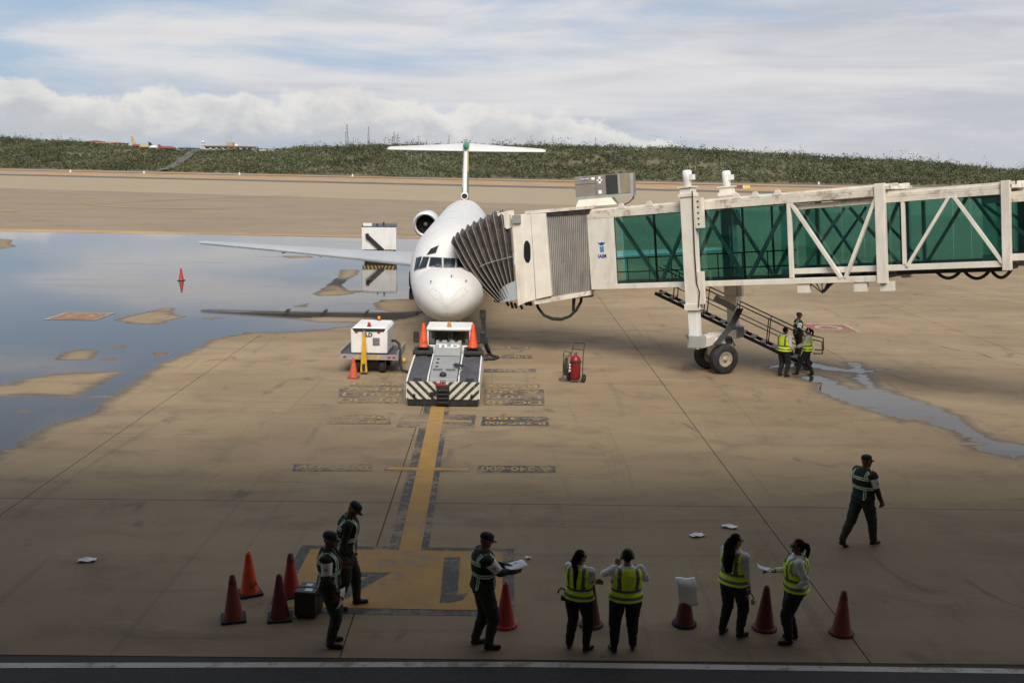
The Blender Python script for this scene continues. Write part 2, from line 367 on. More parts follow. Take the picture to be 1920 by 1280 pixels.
# concrete apron of slabs with open joints
apron = sheet('apron', [(-64, 13.6), (66, 13.6), (66, 105.2), (-64, 105.2)], -0.014, JOINT)
apron.rotation_euler.z = R(0.7)
rows = [13.66, 20.55, 28.85, 36.4, 44.1] + [44.1 + 7.7 * k for k in range(1, 9)]
x0s = [-2.25 + 7.7 * k for k in range(-8, 9)]
gap = 0.011
for j in range(len(rows) - 1):
    d = rows[j + 1] - rows[j]
    mb = MB(); mb.box(gap, 7.7 - gap, gap, d - gap, -0.02, 0.0); me = None
    for xs in x0s[:-1]:
        if me is None:
            o = mb.build('concrete_slab', CONC, apron); me = o.data
        else: o = link('concrete_slab', me, apron)
        o.location = (xs, rows[j], -random.random() * 0.0008)
# service road by the terminal
road = sheet('service_road', [(-80, -1), (80, -1), (80, 14.8), (-80, 12.9)], -0.008, ASPH)
mb = MB(); a, b, c_ = G(-400, 1247), G(960, 1244), G(2300, 1262)
for p, q in ((a, b), (b, c_)): mb.add([(p.x, p.y - .075, 0), (q.x, q.y - .075, 0), (q.x, q.y + .075, 0), (p.x, p.y + .075, 0)], [(0, 1, 2, 3)])
o = mb.build('edge_line', WHT, None, normals=False); o.location.z = -0.004; tag(o, kind='structure')

# ---- painted markings
def quadpx(name, px, mat, z, parent=None): return sheet(name, [(q.x, q.y) for q in (G(*p) for p in px)], z, mat, parent)
def text_mesh(s, size, bold=0.0):
    cu = bpy.data.curves.new('lettering', 'FONT'); cu.body = s; cu.size = size; cu.align_x = 'CENTER'; cu.align_y = 'CENTER'; cu.offset = bold
    t = bpy.data.objects.new('lettering', cu); COL.objects.link(t)
    dg = bpy.context.evaluated_depsgraph_get(); me = bpy.data.meshes.new_from_object(t.evaluated_get(dg))
    bpy.data.objects.remove(t); bpy.data.curves.remove(cu)
    return me
def lettering(name, s, size, mat, loc, rot=(0, 0, 0), parent=None, sx=1.0, bold=0.0, sy=1.0):
    me = text_mesh(s, size, bold); me.materials.clear(); me.materials.append(mat)
    o = link(name, me, parent); o.location = loc; o.rotation_euler = rot; o.scale = (sx, sy, 1)
    return o
ZB, ZY, ZT = 0.004, 0.008, 0.012
leadin = bpy.data.objects.new('stand_marking', None); COL.objects.link(leadin); tag(leadin, kind='structure')
def rect(x0, x1, y0, y1, z, mat, nm): return sheet(nm, [(x0, y0), (x1, y0), (x1, y1), (x0, y1)], z, mat, leadin, kind=None)
def slant(h, y0, y1, z, mat, nm):
    cx = lambda y: -1.83 - .029 * (y - 17.87)
    return sheet(nm, [(cx(y0) - h[0], y0), (cx(y0) + h[1], y0), (cx(y1) + h[1], y1), (cx(y1) - h[0], y1)], z, mat, leadin, kind=None)
slant((.40, .34), 18.004, 30.5, ZB, GRY, 'dark_border'); slant((.205, .205), 17.824, 33.0, ZY, YEL, 'lead_in_line')
rect(-3.86, 0.10, 15.10, 18.0, ZB, GRY, 'dark_border'); rect(-3.66, -0.10, 15.30, 17.82, ZY, YEL, 'number_panel')
for q in ([(833, 1045), (863, 1045), (858, 1114), (826, 1117)], [(826, 1117.3), (858, 1114.3), (877, 1112), (868, 1124), (846, 1130), (824, 1130)]): quadpx('stand_number', q, GRY, ZT, leadin)
for q in ([(606, 1072.5), (733, 1073.5), (716, 1082), (600, 1081)], [(715.5, 1082.3), (690, 1082.2), (612, 1119), (598, 1119), (592, 1130), (650, 1122)]): quadpx('stand_number', q, GRY, ZT, leadin)
g = G(800, 879); rect(g.x - 0.99, g.x + 1.03, g.y - .17, g.y + .17, ZB + .001, GRYW, 'dark_border'); rect(g.x - 0.92, g.x + 0.98, g.y - .10, g.y + .10, ZY + .001, YEL, 'stop_bar')
g = G(817, 789); rect(g.x - 1.02, g.x + 1.1, g.y - .75, g.y + .75, ZB + .001, GRYW, 'dark_border'); rect(g.x - 1.0, g.x + 1.0, g.y - .11, g.y + .11, ZY + .001, YELW, 'stop_bar')
def code(px0, px1, py0, py1, lines, flip, mat=YELW, gmat=GRYW, fill=0.9):
    a, b = G(px0, py1), G(px1, py1); c_, d = G(px1, py0), G(px0, py0)
    quadpx('dark_panel', [(px0, py1), (px1, py1), (px1 - (px1 - px0) * .01, py0), (px0 + (px1 - px0) * .02, py0)], gmat, ZB + .002, leadin)
    cy0, cy1 = (a.y + b.y) / 2, (c_.y + d.y) / 2; xm = (a.x + b.x + c_.x + d.x) / 4; wd = (b.x - a.x) * fill
    hh = (cy1 - cy0) / len(lines)
    for i, s in enumerate(lines):
        yy = cy1 - hh * (i + .5)
        me = text_mesh(s, 1.0, 0.02); ws = [v.co.x for v in me.vertices]; hs = [v.co.y for v in me.vertices]
        me.materials.clear(); me.materials.append(mat)
        o = link('aircraft_code', me, leadin); o.location = (xm, yy, ZT)
        o.scale = (wd / (max(ws) - min(ws)), hh * 0.62 / (max(hs) - min(hs)), 1)
        for v in me.vertices: v.co.x -= (max(ws) + min(ws)) / 2; v.co.y -= (max(hs) + min(hs)) / 2
        if flip: o.rotation_euler.z = math.pi
code(548, 698, 870, 883, ['A-340-600'], False); code(894, 1042, 873, 886, ['A-340-600'], True, YELW, GRY)
code(609, 733, 778, 795, ['A-340', 'B-747-400'], False); code(902, 1029, 781, 798, ['B-747-400', 'A-380'][::-1], True, YELW, GRY)
code(634, 757, 725, 756, ['A-330', 'L-1011', 'DC-10'], False); code(655, 757, 716, 724, ['B-767'], False)
code(905, 1021, 730, 760, ['DC-10', 'L-1011', 'A-330'][::-1], True, YELW, GRY); code(905, 1013, 719, 728, ['B-757'], True)
code(906, 1006, 691, 698, ['A-320'], True, DUST, GRY, .45); code(700, 760, 688, 694, ['A-320'], False, DUST); code(906, 998, 666, 672, ['MD-80'], True, DUST, GRY, .8); code(905, 995, 649, 655, ['F-100'], True, DUST)
# red boxes with a white ring on the apron
for px, py in ((1553, 615), (150, 593)):
    e = bpy.data.objects.new('hydrant_marking', None); COL.objects.link(e); tag(e, kind='structure'); e.location = G(px, py); e.location.z = 0
    for s, mt, z in ((1.15, FAINT, .014), (1.0, REDM, .018)): sheet('square', [(-s, -s), (s, -s), (s, s), (-s, s)], z, mt, e, kind=None)
    mb = MB(); n = 32
    vs = [(math.cos(2 * math.pi * k / n) * r, math.sin(2 * math.pi * k / n) * r, .022) for r in (.42, .62) for k in range(n)]
    mb.add(vs, [(k, (k + 1) % n, n + (k + 1) % n, n + k) for k in range(n)]); mb.build('ring', FAINT if px > 900 else YELW, e)

# ---- standing water: fine sheets that carry the distance to the water's edge
def sdf(poly, X, Y):
    pl = np.array(poly); n = len(pl); d2 = np.full(X.shape, 1e9); ins = np.zeros(X.shape, bool)
    for i in range(n):
        ax, ay = pl[i]; bx, by = pl[(i + 1) % n]; ex, ey = bx - ax, by - ay
        t = np.clip(((X - ax) * ex + (Y - ay) * ey) / (ex * ex + ey * ey + 1e-9), 0, 1)
        d2 = np.minimum(d2, (X - ax - t * ex) ** 2 + (Y - ay - t * ey) ** 2)
        c_ = ((ay > Y) != (by > Y)); ins ^= c_ & (X < (bx - ax) * (Y - ay) / (by - ay + 1e-12) + ax)
    return np.where(ins, 1, -1) * np.sqrt(d2)
def gp(px): return [tuple(G(*p)[:2]) for p in px]
def wet_sheet(name, outer, holes, step, margin, z, cap=2.5):
    o = gp(outer); hs = [gp(h) for h in holes]
    a = np.array(o); x0, y0 = a.min(0) - 1; x1, y1 = a.max(0) + 1
    xs = np.arange(x0, x1, step[0]); ys = np.arange(y0, y1, step[1]); X, Y = np.meshgrid(xs, ys)
    D = sdf(o, X, Y)
    for h in hs: D = np.minimum(D, -sdf(h, X, Y))
    D = np.clip(D, -3, cap)
    keep = D > -margin; nx = len(xs)
    q = keep[:-1, :-1] & keep[1:, :-1] & keep[:-1, 1:] & keep[1:, 1:]
    jj, ii = np.nonzero(q); base = jj * nx + ii
    faces = np.stack([base, base + 1, base + nx + 1, base + nx], 1)
    used = np.unique(faces); re = np.full(X.size, -1); re[used] = np.arange(len(used)); faces = re[faces]
    co = np.stack([X.ravel()[used], Y.ravel()[used], np.full(len(used), z)], 1)
    me = bpy.data.meshes.new(name); me.vertices.add(len(co)); me.vertices.foreach_set('co', co.ravel())
    me.loops.add(faces.size); me.loops.foreach_set('vertex_index', faces.ravel().astype(np.int32)); me.polygons.add(len(faces))
    me.polygons.foreach_set('loop_start', np.arange(0, faces.size, 4, dtype=np.int32)); me.polygons.foreach_set('loop_total', np.full(len(faces), 4, np.int32))
    me.update(); at = me.attributes.new('wet', 'FLOAT', 'POINT'); at.data.foreach_set('value', D.ravel()[used].astype(np.float32))
    me.materials.append(WATER); ob = link(name, me); return tag(ob, kind='structure')
outer = [(-500, 1000), (-120, 905), (0, 850), (30, 838), (62, 812), (100, 797), (150, 785), (190, 766), (196, 753), (215, 742), (245, 722), (288, 692), (302, 681), (335, 668), (370, 655), (398, 636), (440, 628), (470, 623), (530, 623), (600, 618), (650, 612), (720, 604), (770, 596), (800, 585), (830, 560), (845, 500), (840, 449), (660, 446), (400, 440), (0, 434), (-500, 426)]
holes = [[(-60, 752), (-60, 728), (0, 722), (33, 721), (43, 710), (110, 700), (180, 698), (225, 696), (218, 702), (190, 717), (165, 733), (145, 742), (100, 741), (50, 739), (0, 743)],
 [(105, 675), (115, 664), (140, 656), (178, 656), (182, 664), (172, 674)], [(213, 600), (240, 592), (260, 588), (300, 580), (328, 577), (318, 588), (350, 594), (320, 600), (300, 607), (275, 609), (245, 606)],
 [(287, 664), (297, 659), (315, 662), (308, 668), (292, 669)], [(208, 650), (225, 648), (242, 651), (225, 653)], [(-40, 446), (0, 448), (22, 450), (18, 457), (30, 462), (0, 467), (-40, 468)], [(33, 773), (45, 770), (57, 772), (45, 775)],
 [(589, 552), (606, 541), (635, 520), (640, 506), (673, 506), (670, 514), (649, 525), (640, 535), (651, 545), (687, 545), (640, 554), (599, 555)], [(700, 570), (720, 562), (760, 561), (790, 562), (790, 583), (735, 585), (712, 580)],
 [(528, 480), (580, 480), (588, 483), (545, 484)], [(550, 574), (575, 569), (572, 576)], [(380, 597), (430, 594), (395, 600)], [(550, 597), (620, 594), (700, 596), (690, 604), (600, 604)], [(195, 672), (215, 670), (222, 674), (200, 676)]]
wet_sheet('puddle', outer, holes, (0.22, 0.22), 0.75, 0.002)
spill = [(1490, 706), (1517, 704), (1537, 704), (1560, 712), (1572, 721), (1590, 724), (1601, 731), (1627, 728), (1608, 715), (1601, 710), (1606, 699), (1572, 696), (1537, 691), (1500, 686), (1440, 690), (1440, 686), (1519, 678), (1545, 684), (1590, 692), (1598, 688), (1585, 679), (1615, 680), (1624, 694), (1660, 692), (1622, 699), (1631, 712), (1645, 726), (1679, 737), (1739, 757), (1796, 780), (1812, 797), (1870, 827), (1920, 834), (2050, 842), (2050, 856), (1920, 853), (1902, 859), (1870, 851), (1812, 836), (1842, 835), (1810, 820), (1789, 806), (1750, 797), (1739, 792), (1730, 789), (1695, 788), (1679, 782), (1650, 775), (1597, 758), (1560, 743), (1530, 731), (1529, 719)]
wet_sheet('puddle', spill, [], (0.07, 0.09), 0.5, 0.002, 0.4)

# ---- hill with scrub
def ybase(X): return 655 + np.maximum(0, -X - 60) * 0.62
sk_px = np.array([-500, -200, 0, 60, 200, 330, 430, 560, 720, 900, 1100, 1300, 1450, 1600, 1750, 1900, 2100, 2500.])
sk_y = np.array([262, 258, 258, 261, 268, 277, 279, 278, 274, 275, 273, 279, 289, 299, 308, 320, 330, 342.])
cr_X = []; cr_h = []
for px, y in zip(sk_px, sk_y):
    Yc = 850.
    for _ in range(12):
        Xc = (px - 960) / FPX * Yc; Yc = float(ybase(np.array(Xc))) + 150
    cr_X.append(Xc); cr_h.append(max(3.0, P(px, y, Yc).z - 2.0))
def hill_h(X, Y):
    t = np.clip((Y - ybase(X)) / 150.0, 0, 1); t2 = t * t * (3 - 2 * t)
    return np.interp(X, cr_X, cr_h) * (0.15 * t + 0.85 * t2) + 1.2 * np.sin(X * .045 + 1) * t * (1 - t) * 4 + 0.5 * np.sin(X * .021 + Y * .05) * t
xs = np.linspace(-1000, 1000, 200); ts = np.concatenate([np.linspace(-0.05, 1.15, 28), [1.6, 2.6, 5]])
X, T = np.meshgrid(xs, ts); Y = ybase(X) + T * 150; Z = hill_h(X, Y) - 0.05
nx = len(xs); idx = lambda j, i: j * nx + i
mb = MB(); mb.add(list(zip(X.ravel(), Y.ravel(), Z.ravel())), [(idx(j, i), idx(j, i + 1), idx(j + 1, i + 1), idx(j + 1, i)) for j in range(len(ts) - 1) for i in range(nx - 1)], 0, True)
tag(mb.build('hill', SCRUBG), kind='structure')
# track up the hillside
tpx = [(308, 0.02), (322, 0.14), (335, 0.30), (352, 0.50), (366, 0.72), (378, 0.95)]
vs = []
for px, t in tpx:
    Yt = 800.
    for _ in range(8): Xt = (px - 960) / FPX * Yt; Yt = float(ybase(np.array(Xt))) + t * 150
    for s in (-4.5, 4.5): vs.append((Xt + s, Yt, float(hill_h(np.array(Xt + s), np.array(Yt))) + 1.3))
mb = MB(); mb.add(vs, [(2 * i, 2 * i + 1, 2 * i + 3, 2 * i + 2) for i in range(len(tpx) - 1)]); tag(mb.build('hill_track', ASPHF), kind='structure')
# scrub: many leaf faces gathered in bushes, one mass
def scrub(name, n):
    X = np.random.uniform(-640, 620, n); t = np.random.uniform(0.0, 1.08, n) ** 0.9
    Y = ybase(X) + t * 150; Zg = hill_h(X, Y)
    trk = np.interp(t, [q[1] for q in tpx], [q[0] for q in tpx]); pxx = 960 + FPX * X / Y
    keep = ~((np.abs(pxx - trk) < 9) & (t < 0.97)); keep &= (np.sin(X * .13 + 2 * np.sin(Y * .1)) + np.sin(Y * .17 + 1.5 * np.sin(X * .06)) + np.random.normal(0, .35, n)) > -1.25; nearb = np.clip(np.minimum(pxx - 150, 560 - pxx) / 50, 0, 1) * np.clip((t - .55) / .2, 0, 1); keep &= ~((pxx > 258) & (pxx < 470) & (t > 0.93))
    X, Y, Zg, t, nearb = X[keep], Y[keep], Zg[keep], t[keep], nearb[keep]; n = len(X)
    rad = np.random.gamma(5, 0.22, n) + 0.45; hgt = rad * np.random.uniform(0.8, 1.9, n); bigb = np.random.rand(n) < .06; rad[bigb] *= 1.9; hgt[bigb] *= 2.1; clump = 0.75 + 0.5 * (np.sin(X * .09 + np.sin(Y * .07) * 2) * np.sin(Y * .11 + X * .03) + 1) / 2; rad *= clump * (1 - .45 * nearb); hgt *= clump * (1 - .65 * nearb)
    q = 16; bi = np.repeat(np.arange(n), q); m = n * q
    u = np.random.normal(size=(m, 3)); u /= np.linalg.norm(u, axis=1)[:, None]; u[:, 2] = np.abs(u[:, 2]) * 1.2 - 0.15
    rr = np.random.uniform(0.55, 1.05, m)
    cx = X[bi] + u[:, 0] * rad[bi] * rr; cy = Y[bi] + u[:, 1] * rad[bi] * rr; cz = Zg[bi] + hgt[bi] * 0.45 + u[:, 2] * hgt[bi] * 0.75 * rr
    a = np.random.normal(size=(m, 3)); a /= np.linalg.norm(a, axis=1)[:, None]
    b = np.cross(a, u + np.random.normal(size=(m, 3)) * .5); b /= np.linalg.norm(b, axis=1)[:, None] + 1e-9
    sz = np.random.uniform(0.16, 0.5, m)[:, None]
    c = np.stack([cx, cy, cz], 1)
    co = np.stack([c - a * sz - b * sz * .6, c + a * sz - b * sz * .6, c + a * sz * .6 + b * sz, c - a * sz * .6 + b * sz], 1).reshape(-1, 3)
    me = bpy.data.meshes.new(name); me.vertices.add(len(co)); me.vertices.foreach_set('co', co.ravel())
    me.loops.add(m * 4); me.loops.foreach_set('vertex_index', np.arange(m * 4, dtype=np.int32)); me.polygons.add(m)
    me.polygons.foreach_set('loop_start', np.arange(0, m * 4, 4, dtype=np.int32)); me.polygons.foreach_set('loop_total', np.full(m, 4, np.int32)); me.update()
    pal = np.array([(0.085, 0.100, 0.048), (0.115, 0.122, 0.062), (0.15, 0.142, 0.078), (0.066, 0.080, 0.042), (0.135, 0.138, 0.092)])
    tone = pal[np.random.randint(0, 5, n)] * np.random.uniform(.7, 1.25, n)[:, None] * (.72 + .56 * (np.sin(X * .05 + 1.7 * np.sin(Y * .045)) * np.sin(Y * .06 + X * .021) + 1) / 2)[:, None] * np.array([.84, .88, .80])
    tc = np.repeat(tone[bi] * np.random.uniform(.8, 1.2, m)[:, None], 4, axis=0); tc = np.concatenate([tc, np.ones((len(tc), 1))], 1)
    at = me.attributes.new('tone', 'FLOAT_COLOR', 'POINT'); at.data.foreach_set('color', tc.ravel().astype(np.float32))
    me.materials.append(LEAF); return link(name, me)
LEAF = m_leaf('scrub_leaf')
tag(scrub('hillside_scrub', 34000), 'grey green dry scrub covering the low hill behind the airfield', 'scrub', kind='stuff')
def on_hill(px, t):
    Yt = 800.
    for _ in range(8): Xt = (px - 960) / FPX * Yt; Yt = float(ybase(np.array(Xt))) + t * 150
    return Vector((Xt, Yt, float(hill_h(np.array(Xt), np.array(Yt)))))

# ---- things along the ridge
MAST = pm('mast_steel', (0.20, 0.20, 0.21), 0.6); BRICK = pm('red_brown_roof', (0.27, 0.12, 0.075), 0.8, var=0.2); OCHRE = pm('ochre_wall', (0.40, 0.30, 0.19), 0.8, var=0.12, scale=.3); OFFW = pm('chalk_wall', (0.60, 0.59, 0.55), 0.7, var=0.06, scale=.3); SLATE = pm('slate_blue_wall', (0.16, 0.19, 0.23), 0.7)
def mast(px, top, label, lattice=True, w=2.2, t=1.04):
    b = on_hill(px, t); h = P(px, top, b.y).z - b.z; o = thing('radio_mast', label, 'mast', b, group='masts on the ridge')
    mb = MB()
    if lattice:
        for sx, sy in ((-1, -1), (1, -1), (1, 1), (-1, 1)): mb.bar((sx * w / 2, sy * w / 2, -1), (sx * w / 5, sy * w / 5, h), .22, .22)
        k = max(5, int(h / 2.2))
        for i in range(k):
            z0, z1 = h * i / k, h * (i + 1) / k; a0 = w / 2 - (w * .3) * i / k; a1 = w / 2 - (w * .3) * (i + 1) / k
            for s in (1, -1): mb.bar((-a0 * s, -a0, z0), (a1 * s, -a1, z1), .14, .14); mb.bar((a0, -a0 * s, z0), (a1, a1 * s, z1), .14, .14)
        mb.build('lattice', MAST, o)
        for q in range(3): m2 = MB(); m2.box(-w * .45, -w * .15, -w * .5, -w * .3, h * (.72 + .1 * q), h * (.72 + .1 * q) + 1.3); m2.build('antenna', OFFW, o)
    else:
        mb.tube([(0, 0, -1), (0, 0, h)], [.28, .14], 8); mb.build('pole', MAST, o)
        
        for kw, kz in ((.7, .82), (.5, .66)): m2 = MB(); m2.bar((-w * kw, 0, h * kz), (w * kw, 0, h * kz), .22, .22); m2.build('crossarm', MAST, o)
mast(650, 233, 'tallest lattice radio mast on the ridge, beside a thin pole', w=2.6)
mast(662, 258, 'thin low pole beside the tallest lattice mast', False, .6)
mast(690, 237, 'slim tall lattice mast between the tallest mast and the twin masts', w=1.5)
mast(719, 259, 'short pole mast with crossarms between the slim mast and the twin masts', False, 1.6)
mast(736, 247, 'twin lattice mast, the thicker taller one of the pair', w=2.6); mast(743, 251, 'twin lattice mast, the thinner shorter one of the pair', w=1.4)
mast(782, 252, 'pole mast with wide crossarms behind the tailplane, beside a small pole', False, 2.4); mast(797, 262, 'small thin pole behind the tailplane, beside the wide crossarm mast', False, .7)
mast(838, 254, 'dark square topped mast behind the tailplane near the fin', True, 1.4); mast(950, 262, 'stubby mast with wide top behind the tailplane, bridge side of the fin', False, 3.0)
mast(1029, 254, 'lattice mast standing beyond the tailplane tip on the bridge side', True, 1.6); mast(1046, 263, 'thin short pole beside the lattice mast beyond the tailplane tip', False, .8); mast(1108, 256, 'thin pole mast on the ridge above the air conditioner', False, 1.4)
def house(px0, px1, ytop, t, label, wall, roofm, depth=9, slope=0.0, nwin=5, cat='building', name='ridge_building', over=.6):
    b0, b1 = on_hill(px0, t), on_hill(px1, t); c = (b0 + b1) / 2; wd = (b1 - b0).length; h = P((px0 + px1) / 2, ytop, c.y).z - c.z
    e = thing(name, label, cat, c); mb = MB(); mb.box(-wd / 2, wd / 2, 0, depth, -3, h - .6); mb.build('wall', wall, e)
    mb = MB(); mb.prism([(-wd / 2 - over, -over, h - .6), (wd / 2 + over, -over, h - .6), (wd / 2 + over, -over, h - .1), (0, -over, h + slope), (-wd / 2 - over, -over, h - .1)], (0, depth + 2 * over, 0)); mb.build('roof', roofm, e)
    for k in range(nwin):
        x = -wd / 2 + wd * (k + .5) / nwin; mb = MB(); mb.box(x - wd / nwin * .28, x + wd / nwin * .28, -.06, .1, h * .35, h * .35 + 1.3); mb.build('window', DGLASS, e)
    return e, wd, h
e, wd, h = house(401, 464, 274, 1.0, 'long ridge building with red brown roof and small control cabin on top', OFFW, BRICK, 12, .3, 8, over=1.5)
mb = MB(); mb.box(-3, 3.2, 2, 7, h, h + 3.2); mb.build('control_cabin', OCHRE, e)
mb = MB(); mb.lathe([(2.0, 0), (1.9, .8), (1.3, 1.6), (0, 2.0)], (6, 4, h)); mb.build('radome', OFFW, e)
mb = MB(); [mb.tube([(x, 4, h), (x, 4, h + 9)], .12, 6) for x in (-2.4, 1.2)]; mb.build('antenna', MAST, e)
house(433, 463, 279.5, .93, 'slate blue cabin in front of the red roofed ridge building', SLATE, MAST, 6, 0, 3)
house(471, 496, 280, .95, 'white site trailer with small windows on the ridge', OFFW, OFFW, 4, 0, 6, 'trailer', 'site_trailer', .1)
house(495, 528, 281, .93, 'grey white site trailer, the longer of the two on the ridge', pm('pale_grey_wall', (.42, .42, .38), .7), OFFW, 4, 0, 5, 'trailer', 'site_trailer', .1)
house(345, 370, 277, 1.0, 'low grey shed where the hill track ends', SLATE, MAST, 7, .5, 3); house(175, 196, 265.5, 1.03, 'small house with red roof half hidden in the scrub', OCHRE, BRICK, 8, 1.2, 3); house(197, 232, 268, 1.0, 'low ochre house among the bushes on the ridge', OCHRE, pm('tan_roof', (.33, .26, .18), .8), 8, .8, 4); house(222, 234, 268, .98, 'tiny ochre hut at the end of the ridge houses', OCHRE, BRICK, 5, .6, 2)
house(325, 342, 278, 1.0, 'low ochre wall and shed beside the scrapped aircraft', OCHRE, OCHRE, 5, .2, 2)
# water tower like steel tower on the ridge
b = on_hill(385, 1.0); hh = P(385, 264, b.y).z - b.z
e = thing('observation_tower', 'pale steel framed tower with a tank at the end of the hill track', 'tower', b); mb = MB()
for sx in (-1, 1):
    for sy in (-1, 1): mb.bar((sx * 2.4, sy * 2.4, -1), (sx * .9, sy * .9, hh * .8), .4, .4)
for k in range(3):
    z0, z1 = hh * .25 * k, hh * .25 * (k + 1); mb.bar((-2.2 + .4 * k, -2.2 + .4 * k, z0), (1.9 - .4 * k, -2 + .4 * k, z1), .25, .25); mb.bar((2.2 - .4 * k, -2.2 + .4 * k, z0), (-1.9 + .4 * k, -2 + .4 * k, z1), .25, .25)
mb.build('frame', OFFW, e); mb = MB(); mb.lathe([(0, hh * .74), (1.5, hh * .76), (1.6, hh * .95), (.8, hh), (0, hh)]); mb.build('tank', OFFW, e)
# scrapped aircraft pieces used for fire drills
def wreck(px, t, label, tailm, bodym, ln, hgt, fin):
    b = on_hill(px, t); e = thing('scrapped_aircraft', label, 'aircraft', b, group='scrapped aircraft on the ridge'); mb = MB()
    mb.loft([[(x, r * math.cos(a) * 1.0, 1.9 + r * math.sin(a)) for a in [2 * math.pi * k / 12 for k in range(12)]] for x, r in ((-ln / 2, .5), (-ln / 2 + 1.5, 1.3), (-ln / 4, 1.7), (ln / 4, 1.7), (ln / 2, .7))]); mb.build('fuselage', bodym, e)
    if fin:
        mb = MB(); mb.prism([(-ln / 2, -.15, 2.5), (-ln / 2 + 4.5, -.15, 3.0), (-ln / 2 + 1.2, -.15, hgt), (-ln / 2 - .4, -.15, hgt)], (0, .3, 0)); mb.build('fin', tailm, e)
    mb = MB(); mb.prism([(-1, -7, 1.2), (2, -7, 1.2), (3, 0, 1.0), (-2, 0, 1.0)], (0, 0, .35)); mb.build('wing', bodym, e)
REDW = pm('scrap_red', (.20, .06, .05), .7); YELS = pm('scrap_yellow', (.40, .29, .10), .7)
wreck(262, .97, 'scrapped aircraft with tall tan tail fin on the ridge', pm('scrap_tan', (.40, .32, .17), .6), REDW, 9, 11, True); wreck(277, .95, 'yellow scrapped fuselage beside the tan finned wreck', YELS, YELS, 10, 0, False)
wreck(293, .96, 'dark and white scrapped aircraft with short black fin', BLKM, OFFW, 8, 6.5, True); wreck(318, .96, 'long red scrapped fuselage lying on the ridge', REDW, REDW, 16, 5, True)
# white marker posts at the foot of the hill, taxi guidance boards, far small things
for px, py, lb in ((132, 316.5, 'white runway marker post at the hill foot, far from the track'), (270, 320.5, 'white runway marker post below the scrapped aircraft'), (449, 324.5, 'white runway marker post below the site trailers'), (661, 329, 'white runway marker post below the tallest radio mast'), (1535, 346, 'white runway marker post above the glazed tunnel')):
    b = G(px, py); b.y = min(b.y, 640); b = P(px, py, b.y); b.z = 0; e = thing('marker_post', lb, 'post', b, group='marker posts along the runway'); mb = MB(); mb.lathe([(.55, 0), (.5, 1.2), (.3, 1.6), (0, 1.7)], n=12); mb.build('post', OFFW, e); mb = MB(); mb.box(-.7, .7, -.7, .7, 0, .2); mb.build('base', OFFW, e)
b = P(1391, 352, 415); b.z = 0; e = thing('taxiway_sign', 'red, white and yellow guidance board beside the runway', 'sign', b)
for x0, x1, m_, nm in ((-2.9, .3, REDW, 'red_panel'), (.35, 1.15, OFFW, 'white_panel'), (1.2, 3.2, pm('sign_yellow', (.70, .50, .05), .5), 'yellow_panel')): mb = MB(); mb.box(x0, x1, -.15, .15, .25, 1.55); mb.build(nm, m_, e)
mb = MB(); [mb.box(x - .08, x + .08, -.1, .1, 0, .3) for x in (-2.5, -.5, .8, 2.8)]; mb.build('foot', BLKM, e)

# ---- unseen terminal behind the viewpoint; roof overhang added to darken the near apron
e = thing('terminal_building', 'terminal building the view looks out from, with unseen roof overhang added to shade the apron', 'building', (0, -2, 0))
mb = MB(); mb.box(-90, 90, -40, 0, -.05, 10.9); mb.build('wall', CREAM, e)
mb = MB(); mb.box(-90, 90, -40, 15.9, 10.9, 12.3); mb.build('roof', pm('shading_roof_slab', (.30, .28, .25), .8), e)
# ================================================================ AIRCRAFT
def proj(p):
    q = Vector(p) - CP; z = q.dot(Fv); return 960 + FPX * q.dot(Rv) / z, 640 - FPX * q.dot(Uv) / z
NOSE = Vector((-2.39, 36.5, 0)); YAW = 0.031
plane = thing('airliner', 'white twin engine airliner with T tail, nose towards the terminal', 'airplane', NOSE, YAW)
SEC = [(0, .05, 2.15, 2.05), (.05, .31, 2.42, 1.79), (.16, .53, 2.62, 1.61), (.36, .75, 2.80, 1.47), (.7, .97, 2.98, 1.35), (1.2, 1.16, 3.13, 1.27), (1.8, 1.31, 3.25, 1.225), (2.3, 1.385, 3.33, 1.215), (2.6, 1.44, 3.55, 1.20), (2.95, 1.50, 3.84, 1.19), (3.4, 1.57, 4.14, 1.18), (4.2, 1.63, 4.45, 1.17), (5.2, 1.665, 4.65, 1.16), (6.5, 1.675, 4.76, 1.15), (12, 1.675, 4.78, 1.15), (20, 1.675, 4.78, 1.15), (28, 1.675, 4.78, 1.15), (32, 1.66, 4.78, 1.25), (36, 1.40, 4.74, 1.80), (40, .92, 4.58, 2.75), (43.5, .35, 4.25, 3.5), (45, .06, 3.98, 3.85)]
SA = np.array(SEC)
def sec(s): return [float(np.interp(s, SA[:, 0], SA[:, k])) for k in (1, 2, 3)]
def ring(s, n=48):
    hw, zt, zb = sec(s); zc, hh = (zt + zb) / 2, (zt - zb) / 2
    return [(hw * math.cos(2 * math.pi * k / n), s, zc + hh * math.sin(2 * math.pi * k / n)) for k in range(n)]
mb = MB()
ss = sorted(set([q[0] for q in SEC] + [.1, .25, .5, .95, 1.5, 2.05, 2.15, 2.45, 3.15, 3.8, 4.7, 5.8, 34, 38, 42, 44.4]))
mb.loft([ring(s) for s in ss]); fus = mb.build('fuselage', PLANE, plane)
def nose_s(x, z):
    a, b = 0.0, 7.0
    for _ in range(40):
        m = (a + b) / 2; hw, zt, zb = sec(m); v = (x / hw) ** 2 + ((z - (zt + zb) / 2) / ((zt - zb) / 2)) ** 2
        if v > 1: a = m
        else: b = m
    return (a + b) / 2
ca, sa = math.cos(YAW), math.sin(YAW)
def to_local(p):
    d = p - NOSE; return Vector((d.x * ca + d.y * sa, -d.x * sa + d.y * ca, d.z))
